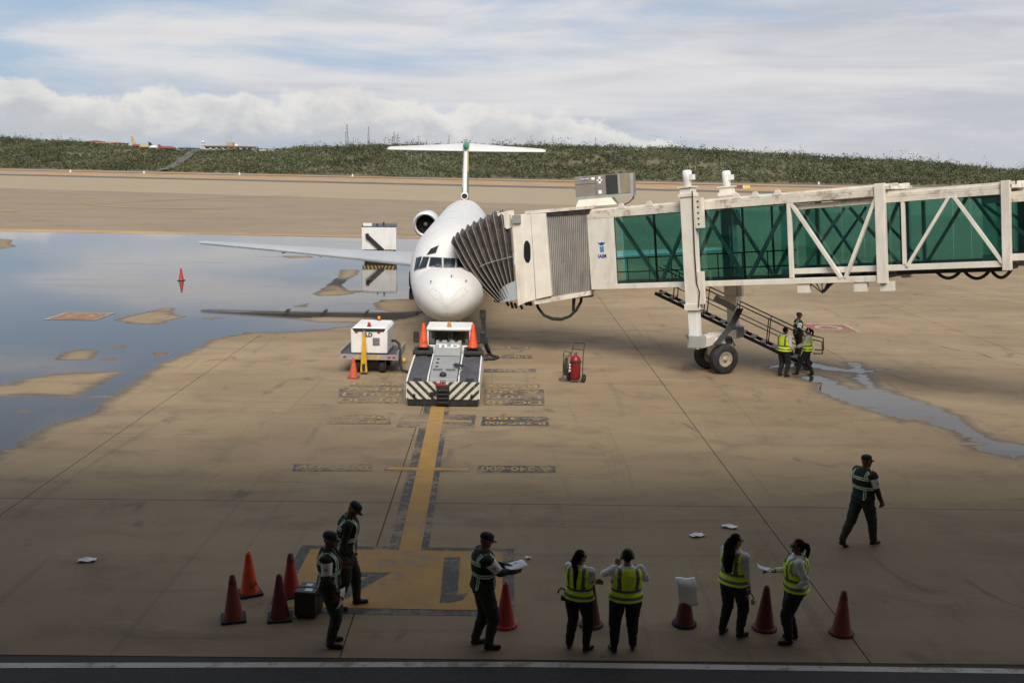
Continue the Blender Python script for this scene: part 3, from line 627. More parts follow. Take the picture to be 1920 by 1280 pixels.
def nose_px(px, py, off=.012):
    s = 2.5
    for _ in range(12):
        l = to_local(P(px, py, NOSE.y + s)); s2 = nose_s(l.x, l.z); s = .5 * s + .5 * s2
    l = to_local(P(px, py, NOSE.y + s)); s = nose_s(l.x, l.z)
    hw, zt, zb = sec(s); n = Vector((l.x / hw ** 2, -.35, (l.z - (zt + zb) / 2) / ((zt - zb) / 2) ** 2)).normalized()
    return Vector((l.x, s, l.z)) + n * off
def nose_patch(name, q, mat, parent, off=.012, n=6):
    mb = MB(); vs = []
    for j in range(n + 1):
        for i in range(n + 1):
            u, v = i / n, j / n
            x = (1 - v) * ((1 - u) * q[0][0] + u * q[1][0]) + v * ((1 - u) * q[3][0] + u * q[2][0]); y = (1 - v) * ((1 - u) * q[0][1] + u * q[1][1]) + v * ((1 - u) * q[3][1] + u * q[2][1])
            vs.append(nose_px(x, y, off))
    mb.add(vs, [(j * (n + 1) + i, j * (n + 1) + i + 1, (j + 1) * (n + 1) + i + 1, (j + 1) * (n + 1) + i) for j in range(n) for i in range(n)], 0, True)
    return mb.build(name, mat, parent, normals=False)
for q in ([(832, 484.5), (853, 485.5), (852.5, 501), (832.5, 500.5)], [(808, 483), (828, 484), (828, 500.5), (805, 499)], [(794, 482.5), (805, 482.5), (799, 501), (786, 504)], [(781, 484), (791, 482), (785, 503), (777, 507)], [(857, 485.5), (880, 485), (884, 500), (857, 501)], [(884, 484.5), (897, 485), (901, 503), (889, 501)], [(808, 467), (822, 461), (817, 474), (801, 477.5)]):
    o = nose_patch('cockpit_window', q, DGLASS, plane, .02)
    cx = sum(p[0] for p in q) / 4; cy = sum(p[1] for p in q) / 4
    nose_patch('window_frame', [(cx + (p[0] - cx) * 1.13, cy + (p[1] - cy) * 1.16) for p in q], ALU, o, .010)
# radome seams, lightning strips, probes
mb = MB()
for pl in ([(838, 574), (838, 545), (839, 527)], [(838, 574), (818, 562), (803, 548)], [(803, 548), (812, 540), (824, 548), (830, 565)], [(838, 574), (860, 560), (878, 548)], [(878, 548), (868, 539), (856, 548), (848, 562)], [(838, 586), (815, 593), (800, 602)], [(838, 586), (862, 590), (884, 600)], [(838, 586), (838, 604)]):
    mb.tube([nose_px(a[0] + (b[0] - a[0]) * t, a[1] + (b[1] - a[1]) * t, .004) for a, b in zip(pl, pl[1:]) for t in (0, .33, .66)] + [nose_px(*pl[-1], .002)], .0035, 5)
mb.build('radome_seam', GREYP, plane)
for px, py in ((808, 527), (847, 517), (874, 526)):
    b = nose_px(px, py, 0); mb = MB(); mb.tube([b, b + Vector((0, -.12, .03)), b + Vector((0, -.26, .03))], [.03, .022, .012], 6); mb.build('air_probe', STEEL, plane)
# wings
def foil(le, chord, tk, n=10):
    top = [(t, tk * 2.6 * (math.sqrt(t) * .6 - .3 * t - .30 * t ** 3) ) for t in [(k / n) ** 1.6 for k in range(n + 1)]]
    bot = [(t, -h * .55) for t, h in top[1:-1]][::-1]
    return [Vector((0, t * chord, h * chord)) + le for t, h in top + bot]
def wing(sgn):
    st = [(0.0, 17.4, 7.2, 1.60, .13), (1.6, 18.4, 6.4, 1.66, .125), (5.5, 20.6, 4.3, 1.82, .115), (11, 23.6, 2.7, 2.02, .105), (16.0, 26.3, 1.45, 2.16, .10), (16.4, 26.9, .7, 2.18, .06)]
    mb = MB(); mb.loft([foil(Vector((sgn * x, le, z)), c, tk) for x, le, c, z, tk in st]); o = mb.build('wing', [WINGG], plane)
    for x in (5.6, 8.2, 10.6):
        le = np.interp(x, [a[0] for a in st], [a[1] for a in st]); z = np.interp(x, [a[0] for a in st], [a[3] for a in st]); c = np.interp(x, [a[0] for a in st], [a[2] for a in st])
        m2 = MB(); m2.loft([[(sgn * x + r * .6 * math.cos(a), le + c * f, z - .12 - d + r * math.sin(a)) for a in [2 * math.pi * k / 8 for k in range(8)]] for f, r, d in ((.15, .02, .0), (.3, .09, .04), (.7, .11, .06), (1.05, .03, .0))]); m2.build('flap_track_fairing', GREYP, o)
    m2 = MB()
    for (a, b) in zip(st[1:-1], st[2:-1]): m2.bar((sgn * a[0], a[1] - .02, a[3] - .06), (sgn * b[0], b[1] - .02, b[3] - .05), .10, .05)
    m2.build('slat_edge', ALU, o)
wing(-1); wing(1)
# engines on the rear fuselage
for sgn in (-1, 1):
    e = bpy.data.objects.new('engine', None); COL.objects.link(e); e.parent = plane; e.location = (sgn * 2.50, 30.6, 3.22)
    mb = MB(); mb.lathe([(.62, .35), (.66, .06), (.72, 0), (.79, .05), (.84, .4), (.86, 1.6), (.80, 3.6), (.62, 5.2), (.50, 5.2), (.5, 4.6)], axis=(0, 1, 0), n=36); mb.build('nacelle', PLANE, e)
    mb = MB(); mb.lathe([(.665, .07), (.70, -.012), (.735, -.012), (.80, .09)], axis=(0, 1, 0), n=36); mb.build('intake_lip', ALU, e)
    mb = MB(); mb.lathe([(.63, .3), (.63, .75), (0, .75)], axis=(0, 1, 0), n=36); mb.build('intake_duct', BLKM, e)
    mb = MB(); mb.lathe([(0, .30), (.07, .36), (.13, .5), (.16, .66), (.16, .75)], axis=(0, 1, 0), n=16); mb.build('spinner', STEEL, e)
    mb = MB()
    for k in range(28):
        a = 2 * math.pi * k / 28; ca_, sa_ = math.cos(a), math.sin(a); cb, sb = math.cos(a + .13), math.sin(a + .13)
        mb.add([(.14 * ca_, .6, .14 * sa_), (.62 * ca_, .58, .62 * sa_), (.62 * cb, .7, .62 * sb), (.14 * cb, .72, .14 * sb)], [(0, 1, 2, 3)])
    mb.build('fan_blades', BLKM, e)
    mb = MB(); mb.loft([[Vector((-sgn * x, y, z)) for y, z in ((.9, 0), (2.2, .17), (4.6, .02), (2.2, -.17))] for x in (.7, 1.6)]); mb.build('pylon', PLANE, e)
# fin and T tail
def finfoil(le, c, w): return [Vector((w * h, le[1] + t * c, le[2])) for t, h in ((0, 0), (.02, .55), (.1, .9), (.35, 1), (.7, .6), (1, .03), (.7, -.6), (.35, -1), (.1, -.9), (.02, -.55))]
mb = MB()
fs = [(35.2, 6.6, 4.55, .26), (36.4, 5.7, 5.6, .24), (37.6, 4.9, 6.7, .22), (38.8, 4.2, 7.7, .20), (39.5, 3.9, 8.4, .20)]
mb.loft([finfoil((0, y, z), c, w) for y, c, z, w in fs])
fin = mb.build('fin', [PLANE, GREENP, YELLIV], plane)
for p in fin.data.polygons:
    z, y, x = p.center.z, p.center.y, p.center.x
    le = np.interp(z, [f[2] for f in fs], [f[0] for f in fs]); fr = y - le
    if z < 5.7 and fr > .10: p.material_index = 1
    elif x > 0.03 and fr > .12: p.material_index = 2 if z > 6.7 else 1
mb = MB(); mb.lathe([(.17, .25), (.20, 0), (.25, .02), (.27, .3), (.2, 1.3)], (0, 34.85, 4.98), (0, 1, .12), 20); mb.build('fin_air_inlet', PLANE, plane)
mb = MB(); mb.lathe([(.175, .1), (0, .12)], (0, 34.85, 4.98), (0, 1, .12), 20); mb.build('inlet_hole', INK, plane)
mb = MB(); mb.lathe([(0, 0), (.12, .12), (.22, .6), (.25, 2.0), (.2, 3.8), (.05, 5.0)], (0, 39.0, 8.42), (0, 1, .09), 16); mb.build('tail_fairing', GREENP, plane)
mb = MB()
for sgn in (-1, 1): mb.loft([[q + Vector((0, 0, .17 * (q.y - le))) for q in foil(Vector((sgn * x, le, z)), c, .11)] for x, le, c, z in ((.08, 39.6, 3.7, 8.16), (3.0, 41.3, 2.6, 8.19), (5.9, 43.0, 1.5, 8.24), (6.12, 43.3, 1.0, 8.27))])
mb.build('tailplane', PLANE, plane)
# landing gear
def wheel_mb(mb, c, r, w, axis=(1, 0, 0), n=28):
    mb.lathe([(r * .55, -w / 2), (r * .86, -w / 2), (r * .97, -w * .38), (r, -w * .15), (r, w * .15), (r * .97, w * .38), (r * .86, w / 2), (r * .55, w / 2)], c, axis, n)
def gear(x, y, r, ztop, name):
    e = bpy.data.objects.new(name, None); COL.objects.link(e); e.parent = plane; e.location = (x, y, 0)
    mb = MB(); mb.tube([(0, 0, r), (0, 0, ztop)], .09, 10); mb.tube([(0, 0, ztop * .8), (0, .9, ztop)], .05, 8); mb.build('strut', ALU, e)
    for s in (-1, 1):
        mb = MB(); wheel_mb(mb, (s * .3, 0, r), r, .25); mb.build('tyre', BLACK, e)
        mb = MB(); mb.lathe([(0, -.06), (r * .3, -.08), (r * .56, -.10), (r * .56, .10), (r * .3, .08), (0, .06)], (s * .3, 0, r), (1, 0, 0), 20); mb.build('hub', ALU, e)
gear(0, 3.4, .33, 1.7, 'nose_gear'); gear(-2.54, 22.6, .51, 1.9, 'main_gear'); gear(2.54, 22.6, .51, 1.9, 'main_gear')
for x in (-.42, .42): mb = MB(); mb.box(x - .015, x + .015, 2.6, 4.0, .75, 1.32); mb.build('gear_door', PLANE, plane)

# ================================================================ PASSENGER BRIDGE
BR = thing('passenger_bridge', 'cream steel passenger bridge with green glass tunnel docked to the airliner', 'jet bridge', (7.3, 35.1, 0))
def bb(mb, name, mat, parent=BR, bevel=0.0, **k):
    off = parent.location if parent is BR else BR.location
    mb.v = [(p[0] - BR.location.x, p[1] - BR.location.y, p[2] - BR.location.z) for p in mb.v]
    return mb.build(name, mat, parent, bevel, **k)
O1, O2 = P(1107, 541.5, 37.4), P(1652, 526, 30.9)
eu = (O2 - O1).normalized(); ev = Vector((-eu.y, eu.x, 0)).normalized()
ew = eu.cross(ev).normalized()
FM = Matrix(((eu.x, ev.x, ew.x, O1.x), (eu.y, ev.y, ew.y, O1.y), (eu.z, ev.z, ew.z, O1.z), (0, 0, 0, 1)))
def U(px, w=1.4, v=0.0):
    a, b = -6.0, 30.0
    for _ in range(50):
        m = (a + b) / 2
        if proj(FM @ Vector((m, v, w)))[0] < px: a = m
        else: b = m
    return (a + b) / 2
def T(u, v, w): return FM @ Vector((u, v, w))
WC, HC = 2.35, 2.82
u0, u1, u2, u3, u4 = U(1106), U(1155), U(1482), U(1652), U(1692); u5 = U(1886); uA = u5 + 9.5
def tb(mb, *a): return mb.box(*a, mat=FM)
# ---- tunnel C (largest, at the cab end)
mb = MB(); tb(mb, u0, u3, .02, WC - .02, .03, .15); bb(mb, 'tunnel_floor', DGREY)
mb = MB(); tb(mb, u0 - .1, u3 + .25, -.03, WC + .03, HC - .07, HC + .03); bb(mb, 'tunnel_roof', CREAMR)
for v0, nm in ((-.06, 'near'), (WC - .06, 'far')):
    mb = MB(); tb(mb, u0, u3, v0, v0 + .12, -.03, .16); bb(mb, 'bottom_chord', CREAM, bevel=.012)
    mb = MB(); tb(mb, u0, u3, v0, v0 + .12, HC - .26, HC - .08); bb(mb, 'top_chord', CREAMR, bevel=.012)
    mb = MB(); tb(mb, u0, u1, v0 + .005, v0 + .09, .165, HC - .265); p_ = bb(mb, 'solid_panel', CREAM) if v0 < 0 else bb(mb, 'glass_pane', GLASSG)
    mb = MB(); tb(mb, u3 - .13, u3 + .16, v0 - .06, v0 + .16, -.08, HC + .12); bb(mb, 'end_frame_post', CREAM, bevel=.012)
    mb = MB(); tb(mb, u2 - .06, u2 + .07, v0 - .01, v0 + .12, .165, HC - .265); bb(mb, 'post', CREAM, bevel=.01)
    for a, b in ((u1, U(1229)), (U(1229), U(1312)), (U(1312), U(1394)), (U(1394), u2 - .07)):
        mb = MB(); tb(mb, a + .008, b - .008, v0 + .02, v0 + .032, .165, HC - .265); bb(mb, 'glass_pane', GLASSG)
    vi = v0 + (.16 if v0 < 0 else -.06)
    for a, b, z0, z1 in ((U(1157), U(1231), HC - .3, .2), (U(1235), U(1294), .2, HC - .3), (U(1320), U(1393), HC - .3, .2), (U(1399), U(1475), .2, HC - .3)):
        mb = MB(); mb.bar(T(a, vi, z0), T(b, vi, z1), .10, .12, up=ev); bb(mb, 'diagonal_brace', CREAM)
    vo = v0 + .05
    for a, b, z0, z1 in ((U(1487), U(1575), HC - .28, .12), (U(1583), U(1646), .12, HC - .28)):
        mb = MB(); mb.bar(T(a, vo, z0), T(b, vo, z1), .10, .14, up=ev); bb(mb, 'diagonal_brace', CREAM)
    for q in (1229, 1394):
        mb = MB(); tb(mb, U(q) - .03, U(q) + .03, v0 + .04, v0 + .10, .17, HC - .27); bb(mb, 'mullion', BLKM)
for px in (1170, 1222, 1385, 1420, 1462):
    uu = U(px); mb = MB(); mb.prism([T(uu - .16, -.04, HC + .03), T(uu + .16, -.04, HC + .03), T(uu + .06, -.04, HC + .21), T(uu - .06, -.04, HC + .21)], ev * .05); bb(mb, 'lifting_lug', CREAM)
mb = MB(); tb(mb, u0, u3 + .5, .05, .17, HC + .03, HC + .10); bb(mb, 'roof_rail', CREAM)
# inner lining seen through the glass: handrails
mb = MB()
for w_ in (.55, 1.05): mb.tube([T(u0 + .3, .45, w_), T(u2, .45, w_)], .022, 6)
for k in range(9): uu = u0 + .4 + k * (u2 - u0 - .5) / 8; mb.tube([T(uu, .45, .15), T(uu, .45, 1.05)], .018, 6)
bb(mb, 'inner_handrail', BLKM)
# ---- tunnel B (slides inside C)
vB0, vB1, wB0, wB1 = .16, WC - .16, .30, HC - .24
ub0 = u2 - .4
mb = MB(); tb(mb, ub0, u5, vB0 + .02, vB1 - .02, wB0 + .02, wB0 + .14); bb(mb, 'tunnel_floor', DGREY)
mb = MB(); tb(mb, u3 - 1.5, u5 + .1, vB0 - .03, vB1 + .03, wB1 - .07, wB1 + .03); bb(mb, 'tunnel_roof', CREAMR)
for v0 in (vB0 - .05, vB1 - .05):
    mb = MB(); tb(mb, ub0, u5, v0, v0 + .1, wB0 - .02, wB0 + .16); bb(mb, 'bottom_chord', CREAM, bevel=.01)
    mb = MB(); tb(mb, ub0, u5, v0, v0 + .1, wB1 - .24, wB1 - .08); bb(mb, 'top_chord', CREAMR, bevel=.01)
    mb = MB(); tb(mb, u4 - .05, u4 + .05, v0 - .02, v0 + .1, wB0 + .165, wB1 - .245); bb(mb, 'post', CREAM)
    mb = MB(); tb(mb, u5 - .13, u5 + .10, v0 - .06, v0 + .16, wB0 - .12, wB1 + .14); bb(mb, 'end_frame_post', CREAM, bevel=.012)
    for a, b in ((ub0, U(1575)), (U(1575), u3), (u3, u4), (u4, U(1784)), (U(1784), u5 - .13)):
        mb = MB(); tb(mb, a + .008, b - .008, v0 + .07, v0 + .08, wB0 + .165, wB1 - .245); bb(mb, 'glass_pane', GLASSG)
    for a, b, z0, z1 in ((U(1697), U(1779), wB0 + .1, wB1 - .2), (U(1788), U(1877), wB1 - .2, wB0 + .1)):
        mb = MB(); mb.bar(T(a, v0 + .02, z0), T(b, v0 + .02, z1), .09, .12, up=ev); bb(mb, 'diagonal_brace', CREAM)
    for a, b, z0, z1 in ((U(1500), U(1580), wB0 + .2, wB1 - .3), (U(1590), U(1680), wB1 - .3, wB0 + .2)):
        mb = MB(); mb.bar(T(a, v0 + .13, z0), T(b, v0 + .13, z1), .08, .10, up=ev); bb(mb, 'diagonal_brace', CREAM)
mb = MB(); tb(mb, u3 + .1, u5 + .2, vB0, vB0 + .14, wB1 + .03, wB1 + .11); bb(mb, 'roof_rail', CREAM)
mb = MB(); tb(mb, u3 + .3, u5 - .1, .4, WC - .4, wB0 - .16, wB0 - .02); bb(mb, 'cable_tray', BLKM)
mb = MB()
for k, (a, b, dp) in enumerate(((U(1745), U(1790), .20), (U(1795), U(1845), .24), (U(1845), U(1884), .24))):
    mb.tube([T(a + (b - a) * t, .5 + .1 * k, wB0 - .12 - dp * 4 * t * (1 - t)) for t in [i / 8 for i in range(9)]], .05, 8)
bb(mb, 'cable_festoon', BLACK)
# ---- tunnel A up to the rotunda
vA0, vA1, wA0, wA1 = .34, WC - .34, .48, HC - .46
uS = u5 - .7
mb = MB(); tb(mb, uS, uA, vA0, vA1, wA0, wA0 + .14); bb(mb, 'tunnel_floor', DGREY)
mb = MB(); tb(mb, u5 - 1, uA, vA0 - .03, vA1 + .03, wA1 - .08, wA1 + .04); bb(mb, 'tunnel_roof', CREAMR)
for v0 in (vA0 - .04, vA1 - .04):
    mb = MB(); tb(mb, uS, uA, v0, v0 + .08, wA0 - .04, wA0 + .16); bb(mb, 'bottom_chord', CREAM); mb = MB(); tb(mb, uS, uA, v0, v0 + .08, wA1 - .26, wA1 - .085); bb(mb, 'top_chord', CREAMR)
    n_ = 6
    for k in range(n_):
        a, b = uS + (uA - uS) * k / n_, uS + (uA - uS) * (k + 1) / n_
        mb = MB(); tb(mb, a + .01, b - .01, v0 + .05, v0 + .06, wA0 + .165, wA1 - .265); bb(mb, 'glass_pane', GLASSG)
        mb = MB(); z0, z1 = (wA0 + .15, wA1 - .25) if k % 2 else (wA1 - .25, wA0 + .15); mb.bar(T(a, v0 + .14, z0), T(b, v0 + .14, z1), .08, .10, up=ev); bb(mb, 'diagonal_brace', CREAM)
        mb = MB(); tb(mb, b - .04, b + .04, v0 + .09, v0 + .15, wA0 + .17, wA1 - .27); bb(mb, 'post', CREAM)
rc = T(uA + 1.4, WC / 2, 0); mb = MB(); mb.lathe([(0, wA0 - .3), (1.9, wA0 - .3), (1.9, wA1 + .3), (0, wA1 + .5)], rc, (0, 0, 1), 28); bb(mb, 'rotunda', CREAM)
mb = MB(); mb.lathe([(.5, -rc.z), (.45, wA0 - .3)], rc, (0, 0, 1), 20); mb.lathe([(.9, -rc.z), (.9, -rc.z + .15), (.5, -rc.z + .2)], rc, (0, 0, 1), 20); bb(mb, 'rotunda_column', CREAM)
# IAIM emblem on the solid panel
e_c = T((u0 + u1) / 2 + .02, -.058, 1.42)
rotp = Matrix((eu, ew, -ev)).transposed().to_4x4()
def on_panel(o, p): o.matrix_world = Matrix.Translation(p - BR.location) @ rotp; return o
me = text_mesh('IAIM', .19, .006); me.materials.clear(); me.materials.append(BLUE); o = link('operator_lettering', me, BR); o.matrix_local = Matrix.Translation(T((u0 + u1) / 2, -.064, 1.18) - BR.location) @ rotp
mb = MB(); cu_ = (u0 + u1) / 2
mb.prism([T(cu_ + x, -.062, 1.62 + z) for x, z in ((-.17, .07), (-.05, .05), (0, .09), (.05, .05), (.17, .07), (.10, -.0), (.05, -.04), (-.05, -.04), (-.10, -.0))], ev * .004); bb(mb, 'emblem', BLUE)
mb = MB(); mb.prism([T(cu_ + x, -.062, 1.42 + z) for x, z in ((-.09, .12), (.09, .12), (.08, -.08), (-.08, -.08))], ev * .004); bb(mb, 'emblem', SKYB)
# under-tunnel brackets and hanging cables
for px in (1503, 1610, 1660):
    uu = U(px); mb = MB(); tb(mb, uu - .2, uu + .2, -.02, .16, -.32, -.035); bb(mb, 'bracket', CREAM)
mb = MB()
for k in range(5): uu = U(1535); mb.tube([T(uu - .35 + .16 * k, .1 + .05 * k, -.05), T(uu - .05 + .03 * k, .1, -.30 - .03 * (k % 3)), T(uu + .38 - .04 * k, .1, -.05)], .02, 6)
bb(mb, 'hanging_cables', BLACK)
# ---- lift columns, cross beam, wheel bogie
uc = U(1303)
for v0, sgn in ((-.30, -1), (WC + .30, 1)):
    c0 = T(uc, v0, 0)
    mb = MB(); tb(mb, uc - .22, uc + .22, v0 - .2, v0 + .2, -.75, HC + .52); bb(mb, 'lift_column', CREAM, bevel=.02)
    mb = MB(); tb(mb, uc - .17, uc + .17, v0 - .15, v0 + .15, -1.9, -.75); bb(mb, 'inner_column', WHITE, bevel=.015)
    
    for r_, w0_, w1_ in ((.27, HC + .52, HC + .56), (.26, HC + .22, HC + .34), (.25, -.80, -.58)): mb = MB(); tb(mb, uc - r_, uc + r_, v0 - r_ + .02, v0 + r_ - .02, w0_, w1_); bb(mb, 'column_collar', CREAM, bevel=.008)
    mb = MB(); mb.lathe([(.10, 0), (.14, .03), (.15, .30), (.155, .32), (.155, .52), (.11, .56), (0, .56)], T(uc, v0, HC + .56), ew, 18); bb(mb, 'lift_motor', WHITE)
    mb = MB(); tb(mb, uc + .12, uc + .26, v0 - .1, v0 + .08, HC + .78, HC + .96); bb(mb, 'motor_box', WHITE)
    mb = MB(); tb(mb, uc + .24, uc + .48, v0 - .05, v0 + .20, HC - .85, HC + .16); bb(mb, 'guide_plate', CREAM)
    mb = MB()
    for k in range(5): tb(mb, uc + .34, uc + .40, v0 - .058, v0 - .05, HC - .75 + .19 * k, HC - .69 + .19 * k)
    bb(mb, 'bolt_hole', INK)
    mb = MB(); tb(mb, uc + .24, uc + .42, v0 - .08, v0 + .1, -.6, .5); bb(mb, 'lower_guide', CREAM)
mb = MB(); mb.tube([T(uc + .28, -.53, HC + .4), T(uc + .25, -.53, 1.2), T(uc + .27, -.53, .1), T(uc + .36, -.52, -.2), T(uc + .28, -.52, -.7)], .022, 6); bb(mb, 'column_cable', BLACK)
ZX = T(uc, 0, -1.9).z
cA, cB = T(uc, -.30, -1.9), T(uc, WC + .30, -1.9); cA.z = cB.z = ZX - .05; cM = (cA + cB) / 2
hd = (cB - cA).normalized()
mb = MB(); mb.bar(cA - hd * .2, cB + hd * .2, .42, .34); bb(mb, 'cross_beam', CREAM, bevel=.02)
for c in (cA, cB):
    mb = MB(); mb.box(c.x - .30, c.x + .30, c.y - .28, c.y + .28, c.z + .16, c.z + .28); mb.box(c.x - .30, c.x + .30, c.y - .30, c.y - .26, c.z - .10, c.z + .26); bb(mb, 'flange_plate', GREYP)
WP = Vector((7.42, 34.93, 0)); axd = Vector((-.38, .92, 0)).normalized(); WR = .53
bog = WP + axd * .48
mb = MB(); mb.lathe([(.34, 0), (.30, .18), (.22, .22)], (bog.x, bog.y, 1.02), (0, 0, 1), 20); mb.bar(WP + axd * .1 + Vector((0, 0, .72)), WP + axd * .9 + Vector((0, 0, .72)), .35, .3); mb.tube([WP + Vector((0, 0, WR)), WP + axd * .98 + Vector((0, 0, WR))], .09, 10); mb.bar((bog.x, bog.y, .8), (bog.x, bog.y, 1.1), .3, .5); bb(mb, 'wheel_bogie', CREAM)
mb = MB(); mb.bar((bog.x, bog.y, 1.20), (cM.x, cM.y, ZX - .2), .5, .5); bb(mb, 'bogie_pivot', CREAM)
mb = MB(); mb.box(WP.x - .05, WP.x + .35, WP.y + .3, WP.y + .75, 1.0, 1.22); mb.tube([WP + Vector((-.3, .3, .95)), WP + Vector((.3, .25, 1.25)), WP + Vector((.42, .2, .95))], .03, 6); bb(mb, 'drive_motor', BLKM)
for s in (0.0, .96):
    c = WP + axd * s + Vector((0, 0, WR))
    mb = MB(); wheel_mb(mb, c, WR, .36, axd, 36); bb(mb, 'tyre', BLACK)
    mb = MB(); mb.lathe([(0, -.17), (.06, -.17), (.07, -.11), (.15, -.09), (.21, -.15), (.26, -.16), (.30, -.13), (.30, .13), (.2, .1), (0, .12)], c, axd, 28); bb(mb, 'wheel_rim', pm('rim_cream', (.32, .275, .21), .5, dirt=(.12, .085, .055), dscale=6, damt=.6))
# flexible cable chain from beam down to bogie and slanted hydraulic link
mb = MB(); q0, q1 = P(1383, 581, 35.2), P(1338, 646, 34.6)
for k in range(4): mb.tube([q0 + Vector((k * .06, 0, .05)), q0.lerp(q1, .5) + Vector((k * .06 + .10, -.05, .06)), q1 + Vector((k * .06, 0, 0))], .028, 6)
bb(mb, 'cable_chain', BLKM)
mb = MB(); mb.bar(P(1340, 558, 35.5), P(1378, 579, 35.5), .12, .22); bb(mb, 'link_arm', GREYP)
# ---- cab facing the aircraft
KO = O1.copy(); K1 = P(966, 545, 38.4); kd = Vector((K1.x - KO.x, K1.y - KO.y, 0)).normalized(); kn = Vector((-kd.y, kd.x, 0))
if kn.y > 0: kn = -kn                                    # outward, towards the viewpoint
def kp(px, py, out=0.0): return onplane(px, py, KO + kn * out, kn)
def kpanel(name, px, out, th, mat, bevel=.0): mb = MB(); mb.prism([kp(x, y, out) for x, y in px], -kn * th); return bb(mb, name, mat, bevel=bevel)
kpanel('curtain_backing', [(1020, 402), (1106, 398), (1107, 546), (1030, 557)], -.06, .06, CURT)
ns = 22
for k in range(ns):
    f0, f1 = k / ns, (k + .62) / ns
    tl, tr = (1024 + 81 * f0, 403 - 5 * f0), (1024 + 81 * f1, 403 - 5 * f1); bl, br = (1033 + 73 * f0, 556 - 10 * f0), (1033 + 73 * f1, 556 - 10 * f1)
    kpanel('curtain_slat', [tl, tr, br, bl], .0, .05, CURT)
kpanel('cab_panel', [(995, 401.5), (1023, 400), (1034, 555), (1005, 561)], .14, .30, CREAM, .015)
kpanel('cab_panel', [(959, 405), (977, 403), (986, 567), (971, 574)], .16, .35, CREAM, .015); kpanel('cab_panel', [(977, 403), (995, 402), (1004, 562), (986, 567)], .10, .30, CREAM, .015)
import itertools
ov = [(988.5 + 6.3 * math.cos(a) * 1.0 + (.045 * (20 * math.sin(a))), 472 + (14 * math.sin(a) + (7 if math.sin(a) > 0 else -7))) for a in [2 * math.pi * k / 28 for k in range(28)]]
kpanel('cab_window', ov, .106, .01, DGLASS)
kpanel('header_beam', [(1000, 399), (1104, 391), (1105, 399), (1003, 406)], .06, .3, BLKM); kpanel('roof_edge', [(984, 396), (1107, 386), (1107, 391.5), (984, 402)], .10, .5, CREAMR); kpanel('floor_edge', [(1000, 562), (1108, 545), (1108, 553), (1003, 571)], .05, .4, CREAMR)
kpanel('control_box', [(960, 404), (975, 403), (975.5, 418), (961, 419)], .26, .12, GREYP); kpanel('canopy_hood', [(931, 400.5), (955, 395), (959.5, 427), (950, 430), (943, 425)], .10, .5, CREAM, .02)
kpanel('bumper_plate', [(935, 547), (942, 538), (952, 532), (967, 526), (970, 562), (936, 567)], .12, .15, BLUEGR, .01); kpanel('bumper', [(925, 552), (935, 550), (936, 567), (926, 566)], .08, .5, BLACK)
kb = -kn * 2.7
mb = MB(); mb.prism([kp(960, 404, -.2), kp(1106, 392, -.2), kp(1106, 400, -.2), kp(961, 410, -.2)], kb); bb(mb, 'cab_roof', CREAM)
mb = MB(); mb.prism([kp(968, 545, -.2), kp(1106, 540, -.2), kp(1106, 548, -.2), kp(970, 562, -.2)], kb); bb(mb, 'cab_floor', DGREY)
mb = MB(); mb.prism([kp(1010, 404, -2.75), kp(1106, 400, -2.75), kp(1106, 540, -2.75), kp(1016, 548, -2.75)], -kn * .1); bb(mb, 'cab_wall', CREAM)
mb = MB()
for px, py, dz in ((965, 568, .2), (976, 572, .15), (958, 566, .25), (985, 566, .12), (993, 563, .2), (950, 566, .15)): a = kp(px, py, -.3); mb.bar(a, a + Vector((.08, 0, -dz)), .06, .10)
a = kp(990, 566, -.2); mb.lathe([(0, -.1), (.14, -.1), (.14, .1), (0, .1)], a, kd, 14); bb(mb, 'underfloor_gear', BLKM)
mb = MB()
for k in range(2):
    pts = [kp(*q, -.35 - .12 * k) for q in ((1004, 561), (1009, 577), (1020, 591), (1036, 598 - k), (1052, 599 - k), (1068, 593), (1080, 582), (1089, 566), (1091, 552))]
    mb.tube(pts, .055, 8)
bb(mb, 'cable_loop', BLACK)
kpanel('loop_hanger', [(1073, 556), (1079, 556), (1077, 582), (1072, 584)], -.3, .05, BLKM); kpanel('under_beam', [(1024, 557), (1108, 550), (1110, 557), (1024, 562)], .0, .3, BLKM)
# ---- pleated canopy against the fuselage
tops = [(956, 403), (940, 401), (925, 404), (911, 411), (898, 418), (885, 425), (873, 432), (862, 440), (853, 447), (846, 455)]
nb = len(tops); hoops = []
def hoop(i, ins):
    t = i / (nb - 1); k0 = int(math.floor(i)); k1 = min(k0 + 1, nb - 1); fr = i - k0
    tx, ty = tops[k0][0] * (1 - fr) + tops[k1][0] * fr, tops[k0][1] * (1 - fr) + tops[k1][1] * fr
    bx, by = 967 + (931 - 967) * t, 552 + (565 - 552) * t
    pts = []; Yn = 38.38 + ins
    for j in range(9):
        f = j / 8; bul = math.sin(math.pi * f) * 9 * t
        x = bx + (tx - bx) * f - bul * .75; y = by + (ty - by) * f + bul * .65
        pts.append(P(x, y + (ins * 34 * f if j == 8 else 0), Yn))
    A, Bm = pts[0], pts[-1]
    for j in range(1, 8): f = j / 8; pts.append(Bm + Vector((0, 2.9 * f - ins * 2 * f, .12 * math.sin(math.pi * f))))
    for q in pts[:9][::-1]: pts.append(q + Vector((0, 2.9 - ins * 2, 0)))
    return pts
rings = []
for i in range(nb):
    rings.append(hoop(i, 0.0))
    if i < nb - 1: rings.append(hoop(i + .5, .17))
mb = MB(); mb.loft(rings, cap=False, smooth=False, closed=False); bb(mb, 'canopy_bellows', CANVAS, normals=False)
mb = MB()
for i in range(nb): mb.tube([q for q in hoop(i, -.008)[:17]], .016, 6)
bb(mb, 'bellows_rib', pm('rib_grey', (.23, .21, .19), .6))
